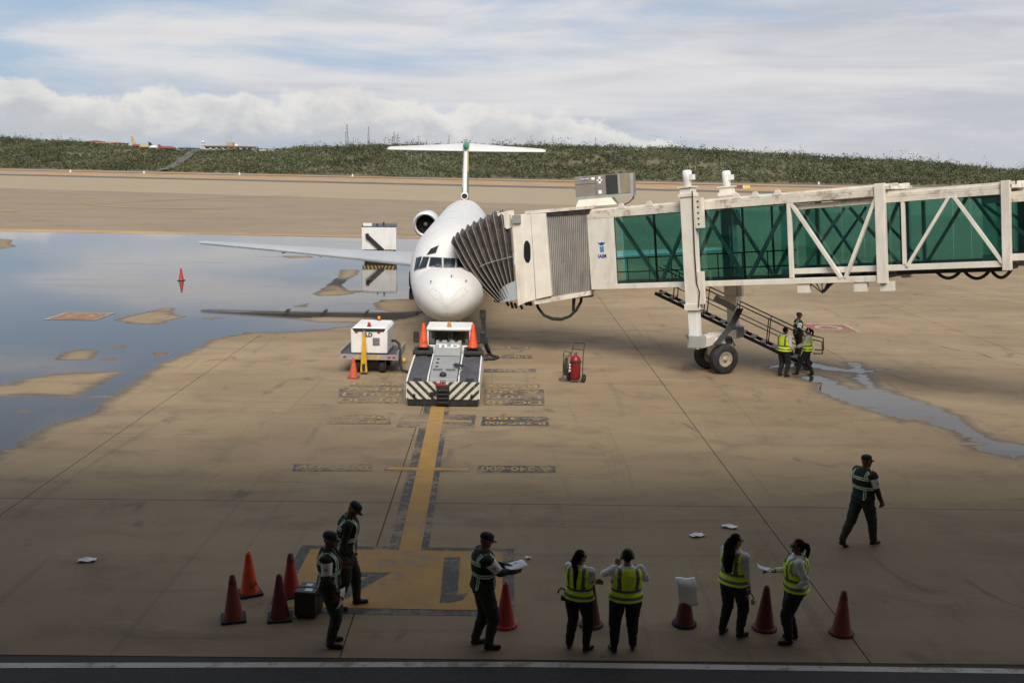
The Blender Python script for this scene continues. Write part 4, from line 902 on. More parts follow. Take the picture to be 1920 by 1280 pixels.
mb = MB(); mb.tube([P(900, 500, 38.33), P(912, 494, 38.3), P(930, 489, 38.3), P(948, 484, 38.3), P(965, 480, 38.3)], .014, 6); bb(mb, 'tie_strap', pm('strap', (.3, .28, .25), .7))
# ---- air conditioner on the roof
AC = thing('air_conditioner', 'taupe rooftop air conditioner with blue oval badge on the bridge roof', 'air conditioner', (0, 0, 0))
def acq(name, px, Y, dp, mat, parent=AC, bevel=0.0): mb = MB(); mb.prism([P(x, y, Y) for x, y in px], Vector((dp * .18, dp * .98, 0))); return mb.build(name, mat, parent, bevel)
YA = 37.9
cab_ = acq('cabinet', [(1077.5, 332), (1187, 324), (1188, 365), (1080, 373.5)], YA, 1.25, TAUPE, bevel=.012)
acq('coil_opening', [(1135, 328.5), (1157, 327), (1159, 362.5), (1137, 364.5)], YA - .012, .01, INK); acq('coil_panel', [(1161, 327), (1178, 326), (1181, 361), (1163, 362.5)], YA - .012, .01, pm('coil_tan', (.20, .17, .12), .6)); acq('corner_post', [(1157.5, 325.5), (1161, 325), (1163.5, 362.5), (1160, 363)], YA - .02, .02, GREYP); acq('corner_post', [(1180, 324.5), (1187, 324), (1188.5, 362), (1182.5, 362)], YA - .02, .03, GREYP)
acq('base_rail', [(1080, 370), (1188, 362), (1188, 367.5), (1080, 375)], YA - .03, 1.3, GREYP); acq('panel_seam', [(1078, 346.2), (1116, 343.6), (1116, 344.2), (1078, 346.8)], YA - .006, .005, INK); acq('panel_seam', [(1116, 329.5), (1116.6, 329.5), (1119, 370), (1118.4, 370)], YA - .006, .005, INK)
for q in ([(1108, 333), (1115, 332.5), (1115, 337), (1109, 337.5)], [(1122, 331.5), (1126, 331), (1126.5, 344), (1122.5, 344.5)], [(1119, 337), (1129, 336), (1129, 339), (1119, 340)], [(1122, 357), (1128, 356.5), (1128.5, 363), (1122.5, 363.5)]): acq('sticker', q, YA - .012, .005, PAPER)
acq('badge', [(1096 + 7 * math.cos(a), 335.3 + 2.7 * math.sin(a) - .5 * math.cos(a)) for a in [2 * math.pi * k / 20 for k in range(20)]], YA - .014, .006, BLUE)
me = text_mesh('Carrier', .105, .002); me.materials.clear(); me.materials.append(PAPER); o = link('badge_lettering', me, AC); o.location = P(1096, 335.3, YA - .03); o.rotation_euler = (R(90), R(-4), R(0))
acq('roof_curb', [(1085, 375), (1146, 370), (1156, 383), (1079, 389)], YA - .06, 1.2, CREAM)
mb = MB(); mb.tube([P(1186, 343, YA), P(1188, 360, YA), P(1187, 372, YA), P(1180, 379, YA), P(1170, 384, YA)], .022, 6); mb.tube([P(1184, 364, YA), P(1189, 368, YA), P(1187, 374, YA)], .02, 6); mb.build('power_cord', BLACK, AC)

# ---- service stairs
st = thing('service_stairs', 'black metal service stairs with pipe handrails under the bridge tunnel', 'stairs', (10.2, 36.0, 0))
s0, s1 = P(1228, 548, 37.7), G(1524, 700); s1.z = .12; s1.y = 35.9; s1 = Vector((10.75, 35.75, .12))
sd = s1 - s0; side_ = Vector((-sd.y, sd.x, 0)).normalized();  side_ = side_ if side_.y > 0 else -side_
def sb(mb, nm, mat=BLKM): mb.v = [(p[0] - 10.2, p[1] - 36.0, p[2]) for p in mb.v]; return mb.build(nm, mat, st)
for k in (0, .85): mb = MB(); mb.bar(s0 + side_ * k - Vector((0, 0, .03)), s1 + side_ * k - Vector((0, 0, .03)), .05, .12); sb(mb, 'stringer')
nst = 15
for k in range(nst):
    c = s0 + sd * ((k + .5) / nst); mb = MB(); d = Vector((sd.x, sd.y, 0)).normalized()
    c = c + Vector((0, 0, .035)); mb.bar(c + side_ * .03, c + side_ * .82, .22, .03, up=(0, 0, 1)); sb(mb, 'tread', pm('worn_tread', (.13, .125, .12), .5, metal=.2))
for k in (0, .85):
    for h_, r_ in ((1.0, .024), (.55, .018)):
        mb = MB(); a = s0 + side_ * k + sd * .02 + Vector((0, 0, h_)); b = s1 + side_ * k + Vector((0, 0, h_)); mb.tube([a, b], r_, 8)
        if h_ == 1.0: mb.tube([b, b + Vector((.32, -.05, -.06)), b + Vector((.36, -.05, -.5)), s1 + side_ * k + Vector((.05, 0, .5))], r_, 8)
        sb(mb, 'handrail')
    for f in (.12, .32, .52, .72, .92):
        a = s0 + side_ * k + sd * f; mb = MB(); mb.tube([a, a + Vector((.05, 0, 1.0))], .02, 8); sb(mb, 'baluster')
for k in (0, .85): mb = MB(); wheel_mb(mb, s1 + side_ * k + Vector((-.15, 0, .0)), .12, .06, side_, 14); sb(mb, 'castor', BLACK)

# ================================================================ TOW TRACTOR
tug = thing('tow_tractor', 'white and grey aircraft tow tractor with striped bumper at the nose gear', 'tractor', (-2.02, 29.3, 0), R(.3))
def tp(name, mat, bevel=.0, parent=tug):
    def f(mb): return mb.build(name, mat, parent, bevel)
    return f
m_, nt = newmat('bumper_stripes'); oc = N(nt, 'ShaderNodeSeparateXYZ', inp={0: N(nt, 'ShaderNodeTexCoord').outputs['Object']})
sv = math_(nt, 'SUBTRACT', oc.outputs[2], math_(nt, 'ABSOLUTE', oc.outputs[0])); fr_ = math_(nt, 'FRACT', math_(nt, 'DIVIDE', math_(nt, 'ADD', sv, 5.03), .265))
stp = math_(nt, 'GREATER_THAN', fr_, .54); wear = noise(nt, N(nt, 'ShaderNodeTexCoord').outputs['Object'], 9, 7, .7)
cw = mixc(nt, sstep(nt, wear, .5, .68), (.62, .60, .52), (.50, .40, .17)); cb_ = mixc(nt, sstep(nt, wear, .52, .66), (.035, .036, .036), (.16, .15, .13))
b_ = N(nt, 'ShaderNodeBsdfPrincipled', inp={'Base Color': mixc(nt, stp, cw, cb_), 'Roughness': .55}); N(nt, 'ShaderNodeOutputMaterial', inp={0: b_.outputs[0]}); STRIPE = m_
mb = MB(); mb.prism([(-1.06, -.02, .22), (1.06, -.02, .22), (1.08, .0, .74), (-1.08, .0, .74)], (0, .08, 0)); mb.build('bumper', STRIPE, tug)
mb = MB(); mb.box(-1.02, 1.02, .03, 4.0, .16, .62); mb.build('chassis', BLKM, tug)
mb = MB(); mb.box(-1.05, 1.05, -.01, .10, .03, .215); mb.build('lower_skirt', BLACK, tug)
for s in (-1, 1):
    mb = MB(); mb.prism([(s * 1.09, -.0, .23), (s * 1.09, 0, .76), (s * 1.09, .35, .84), (s * 1.09, 2.55, 1.08), (s * 1.09, 4.0, 1.08), (s * 1.09, 4.0, .3)], (-s * .045, 0, 0)); mb.build('side_plate', WHITE, tug)
    mb = MB(); mb.prism([(s * 1.04, .01, .735), (s * 1.04, .30, .80), (s * 1.04, 2.5, 1.03), (s * 1.04, 2.5, .7), (s * 1.04, .01, .6)], (-s * .56, 0, 0)); d_ = mb.build('deck', DGREY, tug, .01)
    mb = MB(); mb.box(s * .76 - .11, s * .76 + .11, -.012, .05, .62, .70) if False else mb.prism([(s * .78 - .12, .08, .765), (s * .78 + .12, .08, .765), (s * .78 + .12, .24, .80), (s * .78 - .12, .24, .80)], (0, 0, .006)); mb.build('recessed_handle', INK, d_)
    mb = MB(); mb.prism([(s * .44, .0, .74), (s * .44, .30, .84), (s * .44, 2.45, 1.14), (s * .44, 2.45, .95), (s * .44, 0, .65)], (s * .04, 0, 0)); mb.build('deck_rail', WHITE, tug)
    mb = MB(); mb.tube([(s * .50, 2.62, 1.13), (s * 1.13, 2.62, 1.12)], .11, 12); mb.tube([(s * .50, 2.78, 1.20), (s * 1.10, 2.78, 1.19)], .10, 12); mb.build('rolled_tarpaulin', BLACK, tug)
    mb = MB(); mb.tube([(s * .75, 3.3, 1.25), (s * 1.06, 3.25, 1.40), (s * 1.08, 3.2, 1.5)], .018, 6); mb.build('mirror_arm', BLKM, tug)
    mb = MB(); mb.box(s * 1.08 - .085, s * 1.08 + .085, 3.13, 3.21, 1.36, 1.74); mb.build('mirror', BLKM, tug, .02)
    mb = MB(); mb.lathe([(0, -.03), (.05, -.03), (.05, 0), (0, 0)], (s * .86, -.02, .33), (0, 1, 0), 12); mb.build('reflector', INK, tug)
    for y in (.75, 3.3): mb = MB(); wheel_mb(mb, (s * .90, y, .40), .40, .28); mb.build('wheel', BLACK, tug)
mb = MB(); mb.prism([(-.41, .02, .74), (-.41, .05, .83), (-.41, 2.0, 1.14), (-.41, 2.92, 1.50), (-.41, 2.92, .8), (-.41, .02, .62)], (.82, 0, 0)); hood = mb.build('hood', GREYP, tug, .015)
for y0, z0 in ((1.98, 1.145),): mb = MB(); mb.box(-.40, .40, y0 - .006, y0 + .006, z0, z0 + .012); mb.build('panel_seam', INK, hood)
for k in range(3): mb = MB(); yy = 1.05 + .33 * k; mb.lathe([(.045, 0), (.045, .012), (0, .012)], (-.26, yy, .835 + (yy - .05) * .159), (0, -.16, 1), 12); mb.build('filler_cap', INK, hood)
for sx in (-.22, .16):
    for k in range(8): mb = MB(); x = sx - .13 + .037 * k; mb.prism([(x, .70, .941), (x + .02, .70, .941), (x + .02, .86, .966), (x, .86, .966)], (0, 0, .006)); mb.build('vent_slot', INK, hood)
for k in range(3): mb = MB(); x = -.26 + .25 * k; mb.box(x - .05, x + .05, 2.80, 2.88, 1.47, 1.50); mb.build('hood_latch', INK, hood)
o = lettering('maker_lettering', 'TLD', .30, WHITE, (0, 2.55, 1.366), (R(21.4), 0, 0), hood, 1.35, .012)
mb = MB(); mb.lathe([(.10, 0), (.11, .06), (.06, .12), (0, .12)], (-.02, .28, .86), (0, 0, 1), 14); mb.build('exhaust_cap', INK, tug)
mb = MB(); mb.prism([(.24, .95, 1.05), (.52, .78, 1.03), (.58, .92, 1.05), (.30, 1.10, 1.08)], (0, 0, .03)); mb.tube([(.5, .95, 1.07), (.62, 1.05, 1.02), (.72, .75, .92)], .008, 5); mb.build('clipboard', INK, tug)
mb = MB(); mb.tube([(.49, .4, .9), (.53, .3, 1.05)], .03, 8); mb.build('lever', ALU, tug)
mb = MB(); mb.box(-.19, .19, -.10, .06, .06, .66); [mb.box(-.15, .15, -.16, -.10, .12 + .12 * k, .18 + .12 * k) for k in range(4)]; mb.build('tow_coupling', BLKM, tug, .012)
mb = MB(); mb.box(-.22, .06, -.09, -.02, .655, .715); mb.build('coupling_bar', REDC, tug); mb = MB(); mb.tube([(-.07, -.06, .7), (-.07, -.06, .80), (.07, -.06, .80), (.07, -.06, .7)], .012, 6); mb.build('coupling_handle', BLKM, tug); mb = MB(); mb.box(-.38, -.21, -.07, .0, .34, .44); mb.build('socket_box', INK, tug)
# tractor cab with glazed rear window
mb = MB(); mb.prism([(-.72, 2.95, .9), (-.72, 2.95, 1.33), (.72, 2.95, 1.33), (.72, 2.95, .9)], (0, 1.2, 0)); cabb = mb.build('cab_body', WHITE, tug, .02)
mb = MB(); mb.box(-.73, .73, 2.93, 4.2, 1.80, 1.90); mb.build('cab_roof', WHITE, tug, .03)
for x in (-.71, .65):
    for y in (2.96, 4.09): mb = MB(); mb.box(x, x + .06, y, y + .06, 1.33, 1.80); mb.build('cab_pillar', WHITE, tug)
mb = MB(); mb.box(-.65, .65, 2.975, 2.985, 1.345, 1.79); mb.build('cab_window', GLASSC, tug); mb = MB(); mb.box(-.65, .65, 4.10, 4.11, 1.345, 1.79); mb.build('cab_window', GLASSC, tug)
mb = MB(); [mb.box(*q) for q in ((-.66, .66, 2.962, 2.972, 1.325, 1.36), (-.66, .66, 2.962, 2.972, 1.765, 1.80), (-.66, -.62, 2.962, 2.972, 1.36, 1.765), (.62, .66, 2.962, 2.972, 1.36, 1.765))]; mb.build('window_seal', BLACK, tug)
mb = MB(); mb.box(-.5, -.05, 3.4, 3.55, 1.2, 1.72); mb.box(.1, .5, 3.4, 3.55, 1.2, 1.70); mb.build('seat', BLKM, tug); mb = MB(); mb.lathe([(.17, -.012), (.19, 0), (.17, .012)], (-.25, 3.2, 1.5), (0, -.6, .5), 20); mb.build('steering_wheel', INK, tug)
mb = MB(); mb.lathe([(.075, 0), (.075, .05)], (0, 3.1, 1.90), n=14); mb.build('beacon_base', GREYP, tug); mb = MB(); mb.lathe([(.065, .05), (.06, .13), (.03, .17), (0, .17)], (0, 3.1, 1.90), n=14); mb.build('beacon', AMBER, tug)
# tow bar to the nose gear
tbar = thing('tow_bar', 'grey tow bar between tractor and nose gear', 'tow bar', (-2.2, 33.4, 0)); mb = MB(); mb.tube([(0, -.2, .42), (-.12, 6.2, .38)], .06, 10); mb.tube([(-.3, 6.1, .38), (.06, 6.1, .38)], .05, 8); mb.build('bar', STEEL, tbar); mb = MB(); wheel_mb(mb, (-.05, 3.4, .16), .16, .1); mb.build('wheel', BLACK, tbar)
# ground power cable hanging from the nose down to the ground
pc = thing('power_cable', 'thick black ground power cable looping from the nose to the apron', 'cable', (0, 0, 0))
for dx_, dy_ in ((0, 0), (.07, .10)):
    mb = MB(); mb.tube([P(905 + dx_ * 60, 588, 38.3), P(904 + dx_ * 60, 600, 38.2), P(906 + dx_ * 60, 625, 37.4), P(909 + dx_ * 60, 645, 36.6), G(914 + dx_ * 60, 659, .10), G(922, 666, .06), G(934, 669 + dy_ * 10, .05), G(926, 673, .05), G(905, 674, .05), G(880, 672, .05), G(860, 670, .05)], .045, 8); mb.build('cable_strand', BLACK, pc)
mb = MB(); mb.box(-.12, .12, -.1, .1, -.18, .18); o = mb.build('plug', BLKM, pc); o.location = P(905, 590, 38.25)

# ================================================================ GROUND POWER UNIT
gpu = thing('ground_power_unit', 'white ground power unit trailer with raised yellow tow bar', 'generator', (-4.86, 33.95, 0), R(-1))
mb = MB(); mb.prism([(-.62, 0, .70), (.62, 0, .70), (.63, 0, 1.50), (.55, .0, 1.60), (-.55, 0, 1.60), (-.63, 0, 1.50)], (0, 1.75, 0)); body = mb.build('body', WHITE, gpu, .04, 3)
mb = MB(); mb.prism([(-.57, -.012, 1.56), (.57, -.012, 1.56), (.50, -.012, 1.45), (-.50, -.012, 1.45)], (0, .02, 0)); mb.build('air_intake', INK, gpu)
mb = MB(); mb.box(.13, .36, -.014, .01, .98, 1.24); v_ = mb.build('vent_grille', DGREY, gpu)
for k in range(5): mb = MB(); mb.box(.14, .35, -.022, -.012, 1.0 + .05 * k, 1.02 + .05 * k); mb.build('louvre', GREYP, v_)
lettering('maker_lettering', 'LD', .19, INK, (.0, -.016, 1.34), (R(90), 0, 0), gpu, 1.0, .008)
for x, z in ((-.43, 1.42), (.33, 1.42)): mb = MB(); mb.box(x - .05, x + .05, -.016, .01, z - .02, z + .02); mb.build('marker_light', REDC, gpu)
mb = MB(); mb.box(-.98, .98, -.06, 1.95, .52, .66); mb.build('trailer_deck', DGREY, gpu)
mb = MB(); mb.box(-1.0, 1.0, -.10, -.06, .50, .68); rail = mb.build('front_rail', GREYP, gpu)
for k, x in enumerate((-.42, -.18, .10, .32)): mb = MB(); mb.prism([(x - .08, -.105, .52), (x + .02, -.105, .52), (x + .10, -.105, .66), (x, -.105, .66)], (0, .004, 0)); mb.build('hazard_stripe', YELP, rail)
for x in (-.82, .70, .86): mb = MB(); mb.box(x - .05, x + .05, -.112, -.10, .56, .62); mb.build('tail_light', REDC, rail)
for s in (-1, 1):
    mb = MB(); mb.box(s * .98 - .02, s * .98 + .02, -.06, 1.95, .50, .78); mb.build('side_rail', GREYP, gpu)
    for y in (.28, 1.55): mb = MB(); wheel_mb(mb, (s * .42, y, .27), .27, .2); mb.build('tyre', BLACK, gpu); mb = MB(); mb.lathe([(0, -.07), (.14, -.09), (.15, .09), (0, .07)], (s * .42, y, .27), (1, 0, 0), 16); mb.build('rim', ALU, gpu)
mb = MB(); mb.tube([(-.42, .28, .27), (.42, .28, .27)], .05, 8); mb.tube([(-.42, 1.55, .27), (.42, 1.55, .27)], .05, 8); mb.box(-.3, .3, .1, 1.8, .3, .52); mb.build('axle', BLKM, gpu)
mb = MB(); mb.prism([(-.19, -.16, 1.42), (-.11, -.16, 1.42), (-.03, -.24, .10), (-.27, -.24, .10)], (0, .06, 0)); bar_ = mb.build('raised_tow_bar', YELP, gpu); mb = MB(); mb.box(-.20, -.10, -.265, -.25, .14, .38); mb.build('bar_slot', INK, bar_); mb = MB(); mb.lathe([(.05, -.03), (.07, 0), (.05, .03)], (-.15, -.14, 1.46), (0, 1, 0), 12); mb.build('tow_eye', STEEL, bar_)
for x, y, m_ in ((-.02, .18, REDL), (.1, 1.62, AMBER)): mb = MB(); mb.lathe([(.075, 0), (.075, .03)], (x, y, 1.60), n=12); mb.build('beacon_base', INK, gpu); mb = MB(); mb.lathe([(.055, .03), (.055, .12), (.03, .15), (0, .15)], (x, y, 1.60), n=12); mb.build('beacon', m_, gpu)
mb = MB(); mb.tube([(.66, .9, 1.0), (.80, .8, 1.02), (.96, .5, .95), (1.02, .3, .7), (1.03, .25, .3), (1.10, .2, .10), (1.4, .1, .05), (2.0, .05, .05)], .045, 8); mb.build('output_cable', BLACK, gpu); mb = MB(); mb.lathe([(.06, -.05), (.10, 0), (.06, .05)], (1.14, .35, .42), (1, .3, 0), 12); mb.build('cable_plug', YELP, gpu)

# ================================================================ WHEELED FIRE EXTINGUISHER
fe = thing('wheeled_extinguisher', 'red wheeled fire extinguisher on a black tubular cart', 'extinguisher', G(1078, 716), R(-28))
mb = MB(); mb.lathe([(0, .10), (.14, .10), (.175, .16), (.18, .72), (.165, .80), (.10, .88), (.05, .90), (.045, .96), (0, .96)], n=24); mb.build('cylinder', REDG, fe)
mb = MB(); mb.lathe([(.184, .66), (.184, .71)], n=24); mb.build('strap', BLKM, fe); mb = MB(); mb.box(-.05, .05, -.05, .05, .95, 1.02); mb.tube([(0, 0, 1.0), (-.18, -.05, 1.02), (-.26, -.05, .8), (-.25, -.05, .2)], .02, 6); mb.build('valve', STEEL, fe)
mb = MB()
for s in (-1, 1): mb.tube([(s * .22, .10, .12), (s * .22, .12, .9), (s * .19, .28, 1.28)], .016, 6)
mb.tube([(-.19, .28, 1.28), (.19, .28, 1.28)], .016, 6); mb.tube([(-.21, .19, 1.08), (.21, .19, 1.08)], .014, 6); mb.tube([(-.22, .12, .69), (.22, .12, .69)], .016, 6)
mb.tube([(-.42, -.05, .1), (-.42, -.05, .95), (-.38, -.05, 1.02), (-.25, -.02, 1.0), (-.22, .12, .92)], .015, 6); mb.tube([(-.42, -.05, .84), (-.22, .12, .84)], .012, 6); mb.tube([(-.55, -.12, .05), (-.42, -.22, .05), (-.1, -.2, .05), (.22, -.05, .06), (.22, .10, .12)], .016, 6); mb.tube([(-.55, -.12, .05), (-.42, -.05, .1)], .016, 6); mb.build('cart_frame', BLKM, fe)
mb = MB()
for k in range(4): mb.tube([(-.36 + .03 * k, -.08, .2), (-.38 + .03 * k, -.1, .5), (-.34 + .03 * k, -.08, .78), (-.30, -.06, .82), (-.28 + .02 * k, -.05, .5), (-.33 + .03 * k, -.08, .2)], .014, 6)
mb.build('hose', BLACK, fe)
for s in (-1, 1): mb = MB(); wheel_mb(mb, (s * .27, .10, .14), .14, .07); mb.build('tyre', BLACK, fe); mb = MB(); mb.lathe([(0, -.03), (.075, -.03), (.075, .03), (0, .03)], (s * .27, .10, .14), (1, 0, 0), 14); mb.build('rim', DGREY, fe)
for k, (z, w_) in enumerate(((.60, .05), (.50, .07), (.40, .07))): mb = MB(); mb.box(-.13 - w_ / 2, -.13 + w_ / 2, -.146, -.135, z - .02, z + .02); mb.build('label', PAPER, fe)

# ================================================================ SERVICE TRUCK BEHIND THE WING
tr = thing('service_truck', 'white box service truck with dark chute standing in the water behind the wing', 'truck', G(711, 487), R(6))
wS = 1.30
mb = MB(); mb.box(-wS, wS, 0, 4.2, .75, 2.45); bx_ = mb.build('box_body', WHITE, tr, .03)
mb = MB(); mb.box(-wS - .02, wS + .02, -.02, 4.22, 2.455, 2.50); mb.build('box_roof', DGREY, tr); mb = MB(); mb.box(-1.2, -.55, .6, 1.4, 2.5, 2.68); mb.build('roof_box', WHITE, tr)
mb = MB(); mb.box(-1.25, 1.25, -.12, .0, .42, .74); rb_ = mb.build('rear_bumper', INK, tr)
for k in range(9): x = -1.2 + .28 * k; sl = .12 if k < 5 else -.12; mb = MB(); mb.prism([(x, -.126, .44), (x + .11, -.126, .44), (x + .11 + sl, -.126, .72), (x + sl, -.126, .72)], (0, .004, 0)); mb.build('hazard_stripe', YELP, rb_)
mb = MB(); mb.box(-1.0, 1.0, .1, 6.0, .42, .74); mb.build('chassis', BLKM, tr); mb = MB(); mb.prism([(-1.05, 4.35, .5), (-1.05, 4.35, 2.3), (-1.05, 5.5, 2.3), (-1.05, 6.1, 1.5), (-1.05, 6.3, .5)], (2.1, 0, 0)); mb.build('driver_cab', WHITE, tr, .03)
mb = MB(); mb.bar((-.85, -.12, 1.75), (.28, -.14, .70), .12, .30, up=(0, 0, 1)); mb.bar((-1.0, -.15, 1.80), (-.75, -.15, 1.82), .2, .34); mb.build('chute', BLACK, tr)
for x, h_ in ((-.15, .18), (.35, .32)): mb = MB(); mb.tube([(x, .4, 2.5), (x, .4, 2.5 + h_)], .06, 8); mb.build('vent_pipe', BLKM, tr)
for s in (-1, 1):
    for y in (1.0, 5.2): mb = MB(); wheel_mb(mb, (s * 1.0, y, .42), .42, .28); mb.build('wheel', BLACK, tr)
for z0, x in ((1.0, -wS - .01),): mb = MB(); [mb.box(x - .02, x + .03, .5 + .8 * k, .62 + .8 * k, .9, 2.2) for k in range(2)]; mb.build('door_post', DGREY, tr)
lettering('side_lettering', 'SERVICIO', .13, INK, (.35, -.012, 2.08), (R(90), 0, 0), tr) if False else None
# ================================================================ CONES AND SMALL THINGS
def cone(loc, label, mat, h=.78, square=True, basem=None, dark=False, letters=None, rz=0.0, lean=0.0):
    e = thing('traffic_cone', label, 'cone', loc, rz, 'traffic cones'); e.rotation_euler.x = lean
    mb = MB(); mb.lathe([(.155, .035), (.148, .05), (.045, h - .03), (.038, h), (.026, h), (.03, h - .05)], n=28); c = mb.build('cone_body', mat, e)
    if dark: m2 = MB(); m2.lathe([(.0655, h * .82), (.0405, h + .002), (.025, h + .003)], n=28); m2.build('cone_tip', MAROON, e)
    mb = MB()
    if square: mb.prism([(-.19, -.17, 0), (-.17, -.19, 0), (.17, -.19, 0), (.19, -.17, 0), (.19, .17, 0), (.17, .19, 0), (-.17, .19, 0), (-.19, .17, 0)], (0, 0, .04)); mb.build('cone_base', basem or BLACK, e, .008)
    else: mb.lathe([(0, 0), (.195, 0), (.195, .03), (.185, .045), (.15, .05)], n=14, smooth=False); mb.build('cone_base', basem or BLACK, e)
    if letters: lettering('cone_lettering', letters, .13, INK, (.04, -.142, .20), (R(82), 0, R(12)), e)
    return e
cone(G(438, 1160), 'faded brown orange cone with dark tip on a black square base, outermost of the cluster', BRNC, .715, True, dark=True, rz=.3)
cone(G(468, 1112), 'bright orange cone with black letters on a square base', ORANGE, .715, True, letters='LA', rz=.5)
cone(G(525, 1158), 'dark red cone beside the black case', MAROON, .715, True, rz=.2); cone(G(546, 1115), 'red cone with dark tip behind the black case', REDC, .715, True, dark=True, rz=.4)
cone(G(947, 1172), 'red cone on a round base beside the officer reading papers', REDC, .70, False, REDC, rz=.2); cone(G(1108, 1171), 'dark red cone half hidden behind the woman with the long braid', MAROON, .685, False, MAROON)
cone(G(1283, 1170), 'dark red cone with white paper stuck over its top', MAROON, .685, False, rz=.1); cone(G(1433, 1178), 'dark red cone between the two women in yellow vests', MAROON, .70, False, MAROON, rz=.4)
cone(G(1577, 1187), 'brown red cone standing alone beside the slab joint', BRNC, .685, False, MAROON, dark=True, rz=.7)
cone(G(663, 708), 'small worn orange cone in front of the ground power unit', pm('worn_orange', (.52, .085, .03), .6, var=.2, scale=8, dirt=(.2, .05, .03), dscale=9, damt=.6), .68, True, BRNC)
cone(G(340, 526), 'lone red cone standing in the puddle', REDC, .75, True)
def on_tug(x, y, z): return tug.matrix_basis @ Vector((x, y, z))
for x, lb in ((-.80, 'bright orange cone with black print riding on the tractor deck'), (.78, 'bright orange cone without print riding on the tractor deck')):
    cone(on_tug(x, 2.72, 1.285), lb, ORANGE, .78, True, letters='LA' if x < 0 else None)
def sheetobj(name, label, pts_n, mat, loc, rot=(0, 0, 0), cat='paper', size=(.21, .30), curl=.05, group=None):
    mb = MB(); n = 6
    vs = [((i / n - .5) * size[0], (j / n - .5) * size[1], curl * (math.sin(i * 1.3 + j * .7) * .4 + ((j / n - .5) ** 2) * 2.5)) for j in range(n + 1) for i in range(n + 1)]
    mb.add(vs, [(j * (n + 1) + i, j * (n + 1) + i + 1, (j + 1) * (n + 1) + i + 1, (j + 1) * (n + 1) + i) for j in range(n) for i in range(n)], 0, True)
    o = mb.build(name, mat, None, normals=False); s = o.modifiers.new('thick', 'SOLIDIFY'); s.thickness = .003; o.location = loc; o.rotation_euler = rot
    return tag(o, label, cat, group)
for px, py, rz, lb in ((1308, 1005, .4, 'crumpled white paper lying on the open apron between two groups'), (1368, 989, -.3, 'flat white paper scrap behind the woman holding earmuffs'), (163, 1052, .2, 'white paper scrap lying alone on the apron'), (990, 1047, .9, 'small crumpled scrap near the number panel')):
    g = G(px, py); g.z = .02; sheetobj('paper_scrap', lb, 0, PAPER, g, (0, 0, rz), 'litter', (.30, .16) if px != 990 else (.1, .09), .035, 'paper litter')
g = G(934, 1160); g.z = .06; mb = MB(); mb.loft([[Vector(((r + .02 * math.sin(5 * a + z * 40)) * math.cos(a), (r * .8 + .02 * math.cos(4 * a)) * math.sin(a), z)) for a in [2 * math.pi * k / 16 for k in range(16)]] for r, z in ((.08, -.05), (.13, 0), (.12, .07), (.06, .13), (.02, .17))]); o = mb.build('plastic_bag', pm('cloudy_plastic', (.55, .55, .55), .4), None); o.location = g; tag(o, 'crumpled white plastic bag beside the red cone', 'bag')
# sheet hung over a cone tip
c0 = G(1283, 1170); mb = MB(); n = 8
vs = [(-.15 + .30 * i / n + .03 * (j / n), -.085 - .06 * (j / n) + .02 * math.sin(j / n * 3) + .012 * math.sin(i * .9), .92 - .36 * j / n + .02 * math.sin(i * .8)) if j > 1 else (-.15 + .30 * i / n - .02, .03 - .05 * j, .925 + .01 * math.sin(i)) for j in range(n + 1) for i in range(n + 1)]
mb.add(vs, [(j * (n + 1) + i, j * (n + 1) + i + 1, (j + 1) * (n + 1) + i + 1, (j + 1) * (n + 1) + i) for j in range(n) for i in range(n)], 0, True)
o = mb.build('paper_sheet', PAPER, None, normals=False); s = o.modifiers.new('thick', 'SOLIDIFY'); s.thickness = .003; o.location = (c0.x, c0.y, -.165); tag(o, 'white paper sheets draped over the tip of a dark cone', 'paper')
cs = thing('flight_case', 'black upright case with white stickers beside the cones', 'case', G(571, 1160), R(-8)); mb = MB(); mb.box(-.17, .17, 0, .42, .03, .44); mb.build('case_body', pm('case_black', (.018, .018, .019), .45, var=.2), cs, .025, 3)
for q in ((-.06, .04, .25, .34), (-.02, .10, .06, .16)): mb = MB(); mb.box(q[0], q[1], q[2], q[3], .441, .445); mb.build('sticker', PAPER, cs)
mb = MB(); mb.tube([(.17, .12, .35), (.22, .14, .36), (.22, .28, .36), (.17, .30, .35)], .014, 6); mb.build('handle', BLACK, cs); mb = MB(); [wheel_mb(mb, (sx * .13, y, .03), .03, .03) for sx in (-1, 1) for y in (.06, .36)]; mb.build('castor', BLACK, cs)
mb = MB(); mb.box(-.176, .176, .19, .215, .02, .447); mb.build('closing_band', DGREY, cs)

# ================================================================ PEOPLE
SKIN1 = pm('skin_brown', (.15, .068, .040), .55, var=.08, scale=12); SKIN2 = pm('skin_tan', (.24, .115, .07), .55, var=.08, scale=12)
OLIVE = pm('olive_uniform', (.024, .031, .019), .85, var=.18, scale=9, bump=.3, bscale=30); BLKT = pm('black_trousers', (.010, .010, .011), .8, var=.25, scale=9, bump=.3, bscale=30); SHIRT = pm('white_shirt', (.74, .71, .73), .75, var=.08, scale=12, bump=.4, bscale=26)
NEON = pm('neon_vest', (.72, .97, .03), .7, var=.08, scale=8, bump=.3, bscale=20); REFL = pm('reflective_tape', (.13, .14, .13), .4, metal=.3, var=.1); DVEST = pm('dark_vest', (.012, .015, .012), .8, var=.2, scale=9); LIME = pm('pale_lime_tape', (.58, .72, .46), .45, var=.06)
SHOE = pm('black_boot', (.012, .011, .011), .45); HAIR = pm('black_hair', (.007, .006, .005), .75, var=.3, scale=30, bump=.5, bscale=60, spec=.15); CAPM = pm('black_cap', (.013, .014, .013), .75); GOLD = pm('gold_badge', (.55, .27, .04), .4)
from mathutils import noise as mnoise
def v3(*a): return Vector(a)
